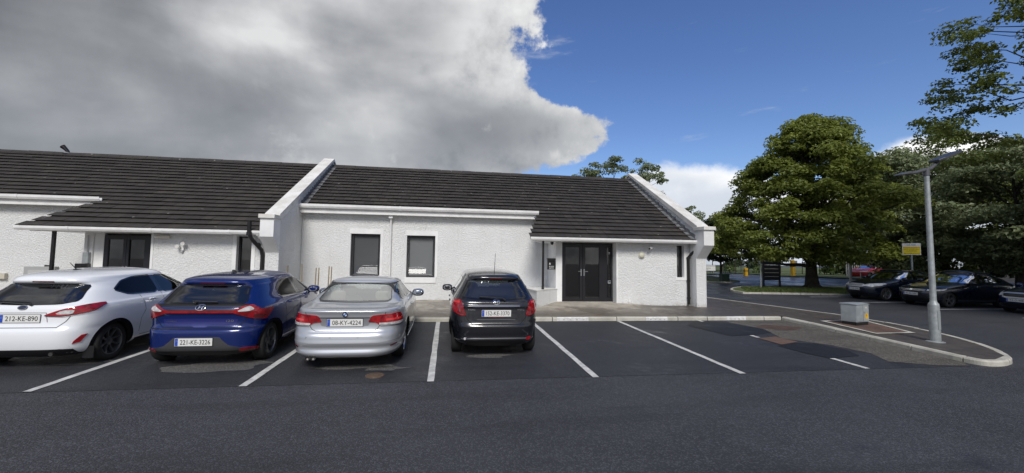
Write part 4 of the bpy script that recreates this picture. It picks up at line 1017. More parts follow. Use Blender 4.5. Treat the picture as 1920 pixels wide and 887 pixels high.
# ---- blue hatchback --------------------------------------------------
def blue_hatch():
    sh = Shell([(.17, .15, 3.76, .73, 4, 4), (.22, .06, 3.85, .81, 5, 4), (.30, .0, 3.9, .85, 5.5, 3.5), (.45, .0, 3.93, .862, 5.5, 3.5), (.565, .008, 3.94, .87, 5.5, 3.5), (.60, .055, 3.93, .87, 5.5, 3.5), (.69, .085, 3.88, .868, 6, 3.5), (.78, .075, 3.74, .866, 6, 3.5), (.85, .055, 3.52, .860, 6, 3.5),
                (.895, .06, 3.3, .85, 6, 3.8), (.935, .10, 3.05, .825, 6, 4), (.98, .155, 2.90, .785, 6.5, 4.5), (1.1, .275, 2.62, .715, 6.5, 4.5), (1.225, .40, 2.34, .640, 6.5, 4.5), (1.245, .365, 2.29, .628, 5, 4.5), (1.275, .355, 2.21, .608, 5, 4.5)],
               ze=1.285, re=.36, fe=2.16, be=.60, H=1.40, yt=1.55, yc=1.75)
    rw = rnd([(-.60, .965), (0, .955), (.60, .965), (.52, 1.225), (-.52, 1.225)], 2, .10)
    s1 = rnd([(.98, .985), (1.70, .965), (1.70, 1.265), (1.30, 1.255), (.98, 1.13)], 1, .08); s2 = rnd([(1.80, .963), (2.66, .95), (2.45, 1.09), (2.15, 1.255), (1.80, 1.268)], 1, .08)
    pm = paint('deep_blue_car_paint', (.0015, .0135, .115), .20, .20)
    c = Car('parked_car', 'deep blue hatchback with red light bar across its tailgate, left of the silver car', 'car', (-3.71, 6.84), 0, sh, pm, (.57, 3.10), .305, .195, 'swirl', M_ALLOYM, rw, [(s1, G_DARK), (s2, G_MID)], None, glass_r=G_REAR, group='cars parked nose in before the bungalow')
    c.pat('tailgate_panel', 'r', rnd([(-.66, .85), (.66, .85), (.66, .95), (.58, .955), (-.58, .955), (-.66, .95)], 1, .1), mat('satin_black_panel', (.006, .006, .007), .4), .006, .006)
    bar = c.pat('light_bar', 'r', [(-.52, .832), (.52, .832), (.52, .862), (-.52, .862)], M_RED, .016, .012)
    lens = rnd([(.45, .835), (.70, .735), (.92, .70), (.99, .74), (1.12, .845), (1.12, .875), (.86, .865), (.70, .935), (.60, .925), (.45, .865)], 1, .12)
    for sgn, L in zip((1, -1), c.both('tail_lamp', 'r', lens, M_RED, .017, .012)):
        q = rnd([(.50, .850), (.66, .85), (.74, .875), (.67, .915), (.60, .900)], 1, .2); c.pat('reversing_lamp', 'r', q if sgn > 0 else mir(q), M_CLEAR, .021, .004, L)
        q = rnd([(.70, .745), (.90, .72), (.93, .77), (.74, .81)], 1, .2); c.pat('lamp_inset', 'r', q if sgn > 0 else mir(q), M_DRED, .020, .004, L)
    c.line('tailgate_gap', 'r', [(-.66, .80), (-.63, .72), (-.52, .615), (.52, .615), (.63, .72), (.66, .80)], .008)
    c.pat('tailgate_recess', 'r', rnd([(-.50, .665), (-.47, .635), (-.12, .628), (-.08, .61), (.08, .61), (.12, .628), (.47, .635), (.50, .665), (.52, .738), (-.52, .738)], 1, .12), mat('blue_paint_recess', (.006, .012, .14), .4, .2, coat=1.0), .003, .004)
    c.word('model_lettering', 'i20', .41, .705, .105, .035, M_CHROME); c.word('maker_lettering', 'HYUNDAI', -.40, .700, .14, .020, M_CHROME)
    c.ring('badge_ring', 0, .905, .066, .036, .010, M_CHROME, lift=.014)
    c.line('badge_letter', 'r', [(-.030, .887), (-.018, .926)], .010, M_CHROME, .014); c.line('badge_letter', 'r', [(.018, .884), (.030, .923)], .010, M_CHROME, .014); c.line('badge_letter', 'r', [(-.022, .900), (.0, .908), (.022, .911)], .010, M_CHROME, .014)
    c.line('bumper_crease', 'r', [(-.95, .585), (-.5, .590), (.5, .590), (.95, .585)], .010, M_GAP, .002)
    c.pat('lower_bumper', 'r', rnd([(-.95, .195), (.95, .195), (.95, .27), (.62, .30), (.44, .345), (.30, .475), (-.30, .475), (-.44, .345), (-.62, .30), (-.95, .27)], 1, .08), M_GREYP, .010, .008)
    c.pat('lower_diffuser', 'r', [(-.70, .185), (.70, .185), (.66, .275), (-.66, .275)], M_TRIM, .014, .008)
    plate(c.root, -.03, .405, sh.rear(0, .40)[1]-.010, .51, .115, '221-KE-3226')
    q = rnd([(.56, .255), (.84, .25), (.86, .285), (.60, .305)], 1, .15)
    for sgn, L in zip((1, -1), c.both('rear_fog_lamp', 'r', q, M_RED, .020, .012)): pass
    c.pat('reversing_lamp', 'r', [(-.93, .25), (-.82, .25), (-.82, .29), (-.93, .285)], M_CLEAR, .022, .012)
    c.pat('high_brake_lamp', 'r', [(-.18, 1.248), (.18, 1.248), (.18, 1.262), (-.18, 1.262)], M_DRED, .008, .004)
    c.wiper([(-.02, .955, .035), (-.14, .985, .045), (.20, .985, .03)]) if False else c.wiper([(-.08, .962, .03), (-.14, .985, .045), (.20, .978, .03)], .012)
    MB().prism([(.92, 1.375), (1.08, 1.385), (1.02, 1.43), (.965, 1.445)], 'x', -.018, .018).build('antenna', M_BLACK, c.root, False, bevel=.006)
    c.seams([[(1.75, .95), (1.75, .45), (1.77, .30)], [(1.77, .30), (2.90, .30), (2.98, .6), (2.75, .95)], [(1.75, .30), (1.10, .32)], [(.96, .97), (1.05, .76), (1.06, .58), (1.12, .40)]])
    for sgn in (1, -1):
        c.line('window_trim', 's', [(.93, 1.02), (1.02, .965), (1.75, .948), (2.66, .932)], .014, M_CHROME, .009, sgn=sgn)
        c.pat('sill_trim', 's', [(1.05, .19), (2.78, .19), (2.78, .25), (1.05, .25)], M_TRIM, .008, .006, sgn=sgn)
        c.line('door_crease', 's', [(.99, .62), (1.6, .74), (2.8, .60)], .012, mat('blue_paint_recess', (.006, .012, .14), .4), .001, sgn=sgn)
    c.handles([(1.26, .865), (2.10, .845)], pm)
    for sgn in (1, -1): mirror(c.root, sgn*.80, 2.40, .985, sgn, M_GLOSSBLK if sgn < 0 else pm)
    seat(c.root, 'rear_seat', 0, 1.0, .55, M_SEATD, 1.15, .42)
    for x in (-.36, .36): seat(c.root, 'front_seat', x, 1.82, .42, M_SEATD)
    MB().ellipsoid((0, 2.68, .86), (.66, .22, .10), 18, 8, p=.6).build('dashboard', M_SEATD, c.root, False, smooth='all')
    return c
# ---- silver coupe ----------------------------------------------------
def silver_coupe():
    sh = Shell([(.18, .14, 4.28, .73, 4, 4), (.215, .06, 4.38, .79, 5, 4), (.245, .022, 4.40, .81, 5, 4), (.285, .010, 4.44, .825, 5.6, 3.5), (.305, .022, 4.45, .830, 5.6, 3.5), (.35, .034, 4.46, .832, 5.6, 3.5), (.395, .022, 4.47, .84, 5.6, 3.5), (.415, .0, 4.48, .845, 5.6, 3.5), (.44, .012, 4.48, .848, 5.6, 3.5), (.55, .035, 4.46, .855, 5.6, 3.5), (.575, .055, 4.44, .856, 5.6, 3.5), (.60, .085, 4.42, .856, 5.8, 3.5), (.72, .105, 4.28, .855, 5.8, 3.5), (.84, .095, 3.92, .845, 5, 3.8),
                (.895, .082, 3.55, .828, 5, 4), (.915, .10, 3.35, .820, 5, 4), (.928, .20, 3.22, .812, 5, 4), (.945, .40, 3.08, .795, 5, 4), (.962, .58, 2.95, .765, 5.5, 4.5), (.985, .68, 2.84, .742, 6, 4.5), (1.06, .88, 2.66, .695, 6, 4.5), (1.14, 1.10, 2.46, .648, 6, 4.5), (1.215, 1.33, 2.26, .605, 6, 4.5)],
               ze=1.235, re=1.40, fe=2.20, be=.592, H=1.335, yt=1.86, yc=1.82)
    rw = rnd([(-.60, .985), (0, .975), (.60, .985), (.52, 1.225), (-.52, 1.225)], 2, .10)
    s1 = rnd([(1.02, .985), (1.52, .972), (1.52, 1.225), (1.36, 1.20), (1.12, 1.11)], 1, .15); s2 = rnd([(1.58, .972), (2.62, .955), (2.42, 1.075), (2.18, 1.215), (1.58, 1.232)], 1, .08)
    pm = paint('silver_car_paint', (.50, .52, .55), .60, .33)
    c = Car('parked_car', 'silver two door saloon with clear rear glass and red wraparound tail lamps', 'car', (-1.53, 6.48), .0, sh, pm, (1.0, 3.68), .31, .21, 'double', M_ALLOYS, rw, [(s1, G_LIGHT), (s2, G_LIGHT)], rnd([(-.62, .995), (0, .965), (.62, .995), (.52, 1.225), (-.52, 1.225)], 1, .1), glass_r=G_BRIGHT, glass_f=G_LIGHT, group='cars parked nose in before the bungalow', seal=.018)
    lens = rnd([(.335, .735), (.46, .725), (.50, .69), (.88, .675), (1.00, .70), (.99, .80), (.90, .855), (.55, .848), (.39, .835)], 1, .15)
    for sgn, L in zip((1, -1), c.both('tail_lamp', 'r', lens, M_RED, .014, .012)):
        q = [(.50, .692), (.88, .680), (.985, .70), (.985, .722), (.50, .722)]; c.pat('indicator_lens', 'r', q if sgn > 0 else mir(q), M_CLEAR, .018, .004, L)
        q = [(.50, .69), (.555, .845)]; c.line('lamp_joint', 'r', q if sgn > 0 else [(-a, z) for a, z in q], .008, M_DRED, .0165, parent=L)
        q = [(.60, .765), (.92, .76)]; c.line('lamp_strip', 'r', q if sgn > 0 else [(-a, z) for a, z in q], .028, mat('bright_red_lens', (.62, .03, .03), .12, coat=1.0), .0165, parent=L)
    c.line('boot_gap', 'r', [(-.60, .88), (-.525, .70), (-.47, .625), (-.42, .605), (.42, .605), (.47, .625), (.525, .70), (.60, .88)], .008)
    c.pat('plate_recess_shade', 'r', rnd([(-.40, .785), (-.33, .665), (.33, .665), (.40, .785), (.38, .80), (-.38, .80)], 1, .12), mat('shaded_silver', (.30, .31, .33), .4, .6, coat=.5), .002, .003)  # hollow's shade put into the colour: darker copy of the body silver
    c.line('recess_edge', 'r', [(-.40, .80), (.40, .80)], .012, M_GAP, .004)
    plate(c.root, 0, .728, sh.rear(0, .73)[1]-.004, .52, .112, '08-KY-4224')
    b = c.disc('badge', 0, .855, .042, .042, mat('white_badge_enamel', (.7, .7, .7), .2, coat=1.0), lift=.010)
    for k in (0, 2):
        q = [(0, .855)]+[(.027*math.cos(t), .855+.027*math.sin(t)) for t in np.linspace(k*math.pi/2+.0, k*math.pi/2+math.pi/2, 8)]; c.pat('badge_quarter', 'r', q, mat('blue_badge_enamel', (.03, .16, .55), .2, coat=1.0), .013, .002, b, step=.02)
    c.ring('badge_ring', 0, .855, .035, .035, .013, mat('dark_blue_badge', (.012, .018, .05), .2, coat=1.0), lift=.0125)
    c.line('bumper_crease', 'r', [(-.90, .455), (-.5, .432), (0, .428), (.5, .432), (.90, .455)], .010, mat('painted_soft_shade', (.20, .2, .21), .6), .003)  # grey line painted for the shade at the bumper crease
    c.line('bumper_gap', 'r', [(-1.02, .672), (-.9, .66), (-.52, .665)], .006, M_GAP, .002); c.line('bumper_gap', 'r', [(1.02, .672), (.9, .66), (.52, .665)], .006, M_GAP, .002)
    for a in (-.55, -.2, .2, .55): c.disc('parking_sensor', a, .515, .012, .012, pm, lift=.006)
    c.both('rear_reflector', 'r', [(.70, .36), (.86, .375), (.86, .39), (.70, .378)], M_DRED, .008, .006)
    for x in (-.50, -.42): MB().lathe([(.030, 0), (.036, .0), (.036, .20), (.030, .2), (.028, .02), (.0, .03)], (x, .02, .215), 'y', 18).build('exhaust_pipe', mat('sooty_steel', (.16, .155, .15), .4, metal=.9), c.root, False, smooth=True)
    c.pat('underside_panel', 'r', [(-.62, .185), (.62, .185), (.62, .225), (-.62, .225)], M_TRIM, .004, .004)
    c.seams([[(1.55, .96), (1.45, .74), (1.52, .40), (1.60, .30)], [(1.60, .28), (2.98, .28), (3.06, .6), (2.80, .94)], [(1.02, .93), (.84, .90)]])
    for sgn in (1, -1):
        c.line('window_trim', 's', [(1.03, .99), (1.09, 1.10), (1.35, 1.215), (1.58, 1.245), (2.18, 1.232), (2.44, 1.085)], .016, M_TRIM, .009, sgn=sgn)
        c.line('door_crease', 's', [(.75, .76), (1.5, .755), (3.2, .735)], .014, mat('shaded_silver', (.30, .31, .33), .4, .6), .0015, sgn=sgn)  # crease shade painted as a stripe of the darker silver copy
        c.pat('sill_panel', 's', [(1.40, .19), (3.25, .19), (3.25, .26), (1.40, .26)], mat('shaded_silver', (.30, .31, .33), .4, .6), .010, .006, sgn=sgn)  # sill in the same silver with shade mixed into its colour
    c.handles([(1.72, .825)], pm)
    for sgn in (1, -1): mirror(c.root, sgn*.82, 2.34, .965, sgn, mat('silver_blue_mirror', (.30, .34, .42), .25, .8, coat=1.0), 1.05)
    seat(c.root, 'rear_seat', 0, 1.36, .50, M_SEATC, 1.15, .42)
    for x in (-.36, .36): seat(c.root, 'front_seat', x, 2.12, .42, M_SEATC, .5, .52)
    MB().box(-.66, .66, .80, 1.26, .86, .89).build('parcel_shelf', mat('cream_shelf', (.40, .38, .33), .8), c.root, False)
    MB().ellipsoid((0, 2.72, .84), (.66, .22, .10), 18, 8, p=.6).build('dashboard', M_SEATD, c.root, False, smooth='all')
    MB().box(-.09, .09, 2.26, 2.29, 1.145, 1.19).build('rear_view_mirror', M_BLACK, c.root, False)
    c.line('high_brake_lamp', 'r', [(-.12, 1.232), (.12, 1.232)], .014, M_DRED, .006)
    return c
# ---- black hatchback -------------------------------------------------
def black_hatch():
    sh = Shell([(.19, .14, 3.72, .71, 4, 4), (.255, .05, 3.82, .785, 5, 4), (.33, .010, 3.86, .81, 5, 3.5), (.36, .018, 3.87, .812, 5, 3.5), (.45, .005, 3.89, .82, 5, 3.5), (.555, .0, 3.88, .828, 5, 3.5), (.59, .035, 3.86, .828, 5.5, 3.5), (.66, .055, 3.82, .825, 6, 3.5), (.75, .065, 3.74, .82, 6, 3.5), (.855, .075, 3.52, .812, 6, 3.5), (.895, .065, 3.35, .806, 6, 3.5), (.91, .085, 3.28, .803, 6, 3.8),
                (.96, .10, 3.02, .785, 6, 4), (1.0, .135, 2.86, .765, 6.5, 4.5), (1.03, .165, 2.80, .748, 6.5, 4.5), (1.15, .245, 2.54, .680, 6.5, 4.5), (1.275, .335, 2.26, .605, 6.5, 4.5), (1.33, .375, 2.14, .575, 6.5, 4.5), (1.35, .30, 2.10, .567, 4.5, 4.5), (1.385, .29, 2.02, .548, 4.5, 4.5)],
               ze=1.395, re=.30, fe=2.0, be=.54, H=1.495, yt=1.4, yc=1.7)
    rw = rnd([(-.655, 1.055), (-.35, 1.018), (0, 1.0), (.35, 1.018), (.655, 1.055), (.52, 1.335), (-.52, 1.335)], 2, .09)
    s1 = rnd([(.70, 1.08), (.98, 1.00), (1.62, .985), (1.62, 1.335), (1.15, 1.33), (.80, 1.26)], 1, .1); s2 = rnd([(1.70, .985), (2.62, .965), (2.38, 1.12), (2.05, 1.31), (1.70, 1.338)], 1, .08)
    pm = paint('black_car_paint', (.0075, .008, .0115), .0, .22)
    c = Car('parked_car', 'black hatchback with whip aerial parked right of the silver car, before the white wall', 'car', (.87, 7.10), 0, sh, pm, (.60, 3.02), .29, .185, 'five', M_ALLOYS, rw, [(s1, G_DARK), (s2, G_MID)], rnd([(-.64, 1.03), (0, .985), (.64, 1.03), (.48, 1.34), (-.48, 1.34)], 1, .1), glass_r=glass_mat('rear_smoked_glass', (.18, .2, .21), .075, .01), group='cars parked nose in before the bungalow')
    lens = rnd([(.525, .735), (.62, .735), (.86, .80), (.905, .90), (.90, .99), (.64, .995), (.615, .97)], 1, .10)
    for sgn, L in zip((1, -1), c.both('tail_lamp', 'r', lens, M_RED, .016, .012)):
        q = [(.65, .955), (.88, .955)]; c.line('lamp_strip', 'r', q if sgn > 0 else [(-a, z) for a, z in q], .035, mat('bright_red_lens', (.62, .03, .03), .12, coat=1.0), .0185, parent=L)
        q = rnd([(.57, .755), (.63, .755), (.72, .80), (.61, .815)], 1, .15); c.pat('reversing_lamp', 'r', q if sgn > 0 else mir(q), M_DRED, .0185, .004, L)
    c.line('tailgate_gap', 'r', [(-.545, .735), (-.50, .66), (-.42, .585), (.42, .585), (.50, .66), (.545, .735)], .009)
    c.line('tailgate_gap', 'r', [(-.64, 1.0), (-.68, 1.04)], .008); c.line('tailgate_gap', 'r', [(.64, 1.0), (.68, 1.04)], .008)
    c.pat('chrome_strip', 'r', [(-.42, .890), (.42, .890), (.42, .910), (-.42, .910)], mat('dull_chrome', (.25, .25, .26), .25, 1.0), .014, .01)
    plate(c.root, 0, .775, sh.rear(0, .78)[1]-.006, .52, .115, '152-KE-3370')
    c.line('plate_slogan', 'r', [(-.14, .708), (.14, .708)], .012, M_DRED, .010)
    c.line('recess_edge', 'r', [(-.34, .665), (.34, .665)], .012, mat('dull_chrome', (.25, .25, .26), .25, 1.0), .004)
    c.ring('badge_ring', 0, .962, .056, .042, .010, M_CHROME, lift=.014); c.ring('badge_oval', 0, .962, .020, .042, .008, M_CHROME, lift=.016); c.ring('badge_oval', 0, .978, .044, .018, .008, M_CHROME, lift=.016)
    c.word('model_lettering', 'YARIS', -.44, .835, .13, .026, M_CHROME); c.word('trim_lettering', 'HYBRID', .44, .835, .125, .028, M_CHROME)
    c.line('bumper_lip', 'r', [(-.62, .330), (-.4, .342), (.4, .342), (.62, .330)], .022, mat('bumper_lip_grey', (.08, .082, .09), .3, .3), .008)
    c.pat('rear_reflector', 'r', rnd([(.53, .31), (.64, .315), (.65, .365), (.55, .355)], 1, .15), M_RED, .014, .01)
    c.pat('rear_reflector', 'r', rnd([(-.53, .31), (-.64, .315), (-.65, .365), (-.55, .355)], 1, .15), M_GLOSSBLK, .012, .01); c.disc('reversing_lamp', -.545, .338, .018, .018, M_CLEAR, lift=.02)
    c.pat('lower_diffuser', 'r', rnd([(-.56, .20), (.56, .20), (.50, .315), (-.50, .315)], 1, .1), M_TRIM, .008, .008)
    c.pat('high_brake_lamp', 'r', [(-.11, 1.362), (.11, 1.362), (.11, 1.378), (-.11, 1.378)], M_DRED, .008, .004)
    c.wiper([(.16, .985, .025), (.12, 1.02, .04), (-.30, 1.045, .03)], .012)
    MB().tube([(0.03, .80, 1.445), (.035, .72, 1.83)], [.006, .003], 8).ellipsoid((.03, .80, 1.44), (.02, .04, .02), 10, 6).build('antenna', M_BLACK, c.root, False, smooth=True)
    c.seams([[(1.66, .98), (1.66, .45), (1.68, .30)], [(1.68, .28), (2.75, .28), (2.82, .6), (2.62, .96)], [(1.66, .30), (1.0, .32)]])
    c.handles([(1.18, .88), (2.02, .87)], pm)
    for sgn in (1, -1): mirror(c.root, sgn*.765, 2.32, 1.02, sgn, pm)
    seat(c.root, 'rear_seat', 0, .98, .58, M_SEATD, 1.1, .42)
    for x in (-.36, .36): seat(c.root, 'front_seat', x, 1.75, .46, M_SEATD)
    MB().ellipsoid((0, 2.58, .88), (.64, .22, .10), 18, 8, p=.6).build('dashboard', M_SEATD, c.root, False, smooth='all')
    return c
white_hatch(); blue_hatch(); silver_coupe(); black_hatch()

# ---- the row facing us on the right (seen from the front quarter) ----
def front_car(label, loc, yaw, color, kind, plate_txt, metal=.3, group='cars parked in the shade under the trees'):
    if kind == 'hybrid':
        sh = Shell([(.17, .2, 4.15, .72), (.24, .1, 4.25, .80), (.4, .04, 4.33, .84), (.55, .03, 4.34, .845), (.66, .05, 4.28, .845), (.74, .07, 4.15, .84), (.82, .08, 3.85, .832), (.90, .1, 3.42, .818), (.945, .12, 3.20, .79), (1.0, .16, 3.05, .755), (1.15, .55, 2.72, .69), (1.28, 1.0, 2.40, .62)], ze=1.31, re=1.1, fe=2.33, be=.605, H=1.42, yt=1.95, yc=2.0)
    else:
        sh = Shell([(.17, .2, 4.40, .74), (.24, .1, 4.52, .82), (.4, .04, 4.60, .86), (.55, .03, 4.61, .87), (.66, .04, 4.57, .87), (.74, .05, 4.46, .868), (.82, .06, 4.15, .86), (.90, .08, 3.72, .845), (.95, .12, 3.40, .815), (1.0, .25, 3.20, .775), (1.15, .55, 2.85, .70), (1.28, .95, 2.52, .63)], ze=1.33, re=1.05, fe=2.44, be=.61, H=1.50, yt=2.0, yc=2.1)
    L = 4.34 if kind == 'hybrid' else 4.61; wb = (L-3.42-.0, L-.86)
    dy = 0 if kind == 'hybrid' else .12
    pm = paint('dark_paint_%s' % kind, color, metal, .22)
    fw = rnd([(-.66, 1.0), (0, .955), (.66, 1.0), (.54, 1.30), (-.54, 1.30)], 1, .1)
    s1 = rnd([(.95+dy, 1.02), (1.95+dy, .985), (1.95+dy, 1.30), (1.45+dy, 1.285), (1.15+dy, 1.18)], 1, .08); s2 = rnd([(2.03+dy, .985), (3.0+dy, .97), (2.75+dy, 1.10), (2.42+dy, 1.28), (2.03+dy, 1.305)], 1, .08)
    c = Car('parked_car', label, 'car', loc, yaw, sh, pm, wb, .31, .20, 'double' if kind == 'hybrid' else 'five', M_ALLOYS if kind == 'hybrid' else M_ALLOYD, None, [(s1, G_DARK), (s2, G_MID)], fw, group=group)
    if kind == 'hybrid':
        lens = rnd([(.36, .64), (.62, .625), (.98, .68), (1.10, .765), (.84, .79), (.42, .735)], 1, .15)
        c.both('headlamp', 'f', lens, M_LAMPW, .012, .01)
        g = c.pat('grille', 'f', rnd([(-.36, .60), (.36, .60), (.40, .68), (.30, .73), (-.30, .73), (-.40, .68)], 1, .15), M_BRIGHT, .010, .008)
        for z in (.63, .66, .69): c.line('grille_bar', 'f', [(-.33, z), (.33, z)], .010, M_TRIM, .014, parent=g)
        c.pat('lower_grille', 'f', rnd([(-.55, .26), (.55, .26), (.45, .40), (-.45, .40)], 1, .15), M_TRIM, .006, .006)
        plate(c.root, 0, .50, L-.0, .50, .11, '10-KE-2086', 0, 1)
    elif kind == 'saloon':
        lens = rnd([(.46, .665), (.62, .645), (1.02, .69), (1.10, .745), (.80, .755), (.48, .715)], 1, .15)
        for sgn, Lp in zip((1, -1), c.both('headlamp', 'f', lens, M_GLOSSBLK, .012, .01)):
            q = [(.50, .665), (.66, .665), (1.0, .70), (1.05, .735)]; c.line('daylight_strip', 'f', q if sgn > 0 else [(-a, z) for a, z in q], .055, M_LAMPW, .018, parent=Lp)
        g = c.pat('grille', 'f', rnd([(-.46, .60), (.46, .60), (.48, .71), (-.48, .71)], 1, .12), M_GLOSSBLK, .008, .008)
        for z in (.635, .675): c.line('grille_bar', 'f', [(-.46, z), (.46, z)], .012, M_BRIGHT, .013, parent=g)
        c.disc('badge', 0, .665, .05, .05, M_CHROME, 'f', .018)
        c.pat('lower_grille', 'f', rnd([(-.65, .25), (.65, .25), (.58, .40), (-.58, .40)], 1, .12), M_TRIM, .006, .006)
        plate(c.root, 0, .50, L+.0, .52, .11, '181-KE-2406', 0, 1)
    else:
        lens = rnd([(.40, .64), (.60, .62), (.98, .66), (1.04, .78), (.78, .79), (.44, .74)], 1, .15)
        c.both('headlamp', 'f', lens, M_LAMPW, .012, .01)
        g = c.pat('grille', 'f', rnd([(-.38, .58), (.38, .58), (.44, .74), (-.44, .74)], 1, .12), M_TRIM, .008, .008)
        c.line('grille_surround', 'f', rnd([(-.38, .58), (.38, .58), (.44, .74), (-.44, .74)], 1, .12),   .045, M_BRIGHT, .013, True, parent=g)
        c.pat('lower_grille', 'f', rnd([(-.60, .25), (.60, .25), (.55, .38), (-.55, .38)], 1, .12), M_TRIM, .006, .006)
        plate(c.root, 0, .49, L+.0, .52, .11, '152-D-9081', 0, 1)
    c.line('bonnet_gap', 'f', [(-.72, .80), (0, .775), (.72, .80)], .008)
    c.seams([[(2.0+dy, .98), (2.0+dy, .32)], [(2.0+dy, .30), (3.1+dy, .30), (3.2+dy, .6), (3.02+dy, .96)], [(2.0+dy, .30), (1.25+dy, .34)]])
    c.handles([(1.5+dy, .86), (2.35+dy, .85)], pm if kind != 'saloon' else M_CHROME)
    for sgn in (1, -1): mirror(c.root, sgn*.80, 2.72+dy, 1.0, sgn, pm)
    for x in (-.36, .36): seat(c.root, 'front_seat', x, 2.05, .42, M_SEATD)
    seat(c.root, 'rear_seat', 0, 1.25, .50, M_SEATD, 1.15, .42)
    MB().ellipsoid((0, 3.0+dy, .88), (.64, .22, .08), 18, 8, p=.6).build('dashboard', M_SEATD, c.root, False, smooth='all')
    if kind == 'saloon': MB().box(.15, .45, 3.02, 3.10, .965, .985).build('dash_paper', M_PLATE, c.root, False)
    return c
YW = R(90)                                   # nose towards -X
front_car('dark navy hybrid hatchback with a broad chrome grille, nearest the big tree', (18.75+4.34, 16.15), YW, (.008, .012, .028), 'hybrid', '')
front_car('black saloon with slim headlamps behind the lamp post, middle of the shaded row', (19.05+4.61, 14.05), YW, (.004, .006, .014), 'saloon', '', .0)
front_car('dark blue estate with bright headlamp cut by the right edge of the view', (20.55+4.61, 11.75), YW, (.006, .025, .085), 'estate', '')
# ================================================================== TREES
L_LIME = leaf_mat('lime_leaf', (.045, .078, .014, 1), (.25, .285, .058, 1), .38)
L_GREY = leaf_mat('grey_green_leaf', (.055, .085, .034, 1), (.28, .32, .17, 1), .30)
L_OLIVE = leaf_mat('olive_leaf', (.034, .060, .012, 1), (.165, .20, .040, 1), .30)
L_DARK = leaf_mat('dark_leaf', (.012, .022, .007, 1), (.045, .062, .018, 1), .22)
def leaves(clumps, n, size, flat=.55, seed=1, droop=.3, aspect=.62):
    """clumps: (x, y, z, radius, squash); returns leaf quads spread over the upper shell of each clump"""
    g = np.random.default_rng(seed); C = np.array(clumps, float); wgt = C[:, 3]**2; pick = g.choice(len(C), n, p=wgt/wgt.sum())
    d = g.normal(size=(n, 3)); d /= np.linalg.norm(d, axis=1)[:, None]; d[:, 2] = np.where(d[:, 2] < -.25, -d[:, 2], d[:, 2])
    rad = g.random(n)**.42; c = C[pick]
    P = c[:, :3]+d*rad[:, None]*c[:, 3:4]*np.stack([np.ones(n), np.ones(n), c[:, 4]], 1)
    nrm = d*.55+np.array([0, 0, flat])+g.normal(size=(n, 3))*.45; nrm /= np.linalg.norm(nrm, axis=1)[:, None]
    t = g.normal(size=(n, 3)); t[:, 2] -= droop; t -= nrm*np.sum(t*nrm, 1)[:, None]; t /= np.linalg.norm(t, axis=1)[:, None]; b = np.cross(nrm, t)
    s = size*(.6+.8*g.random(n))[:, None]; w_ = s*aspect
    fold = nrm*s*.10
    V = np.stack([P-t*s*.5, P+b*w_*.5+fold-t*s*.05, P+t*s*.5-nrm*s*.08, P-b*w_*.5+fold-t*s*.05], 1).reshape(-1, 3)
    ctint = g.random(len(C)); tint = np.clip(.15+.5*ctint[pick]*.7+.45*g.random(n)+.1*d[:, 2], 0, 1)
    return V, tint
def crown_mesh(name, V, tint, mt, parent):
    me = bpy.data.meshes.new(name); n = len(tint); me.from_pydata(V.tolist(), [], np.arange(4*n).reshape(n, 4).tolist()); me.materials.append(mt)
    at = me.attributes.new('tint', 'FLOAT', 'FACE'); at.data.foreach_set('value', tint.astype(np.float32))
    o = bpy.data.objects.new(name, me); COL.objects.link(o); o.parent = parent; return o
def limb_path(a, b, rr, sag=.12, n=5):
    a, b = Vector(a), Vector(b); o = [a]
    for i in range(1, n+1):
        t = i/n; o.append(a.lerp(b, t)+Vector((rr.uniform(-1, 1), rr.uniform(-1, 1), rr.uniform(-.4, 1)))*(b-a).length*sag*(1-t)*t*2)
    return o
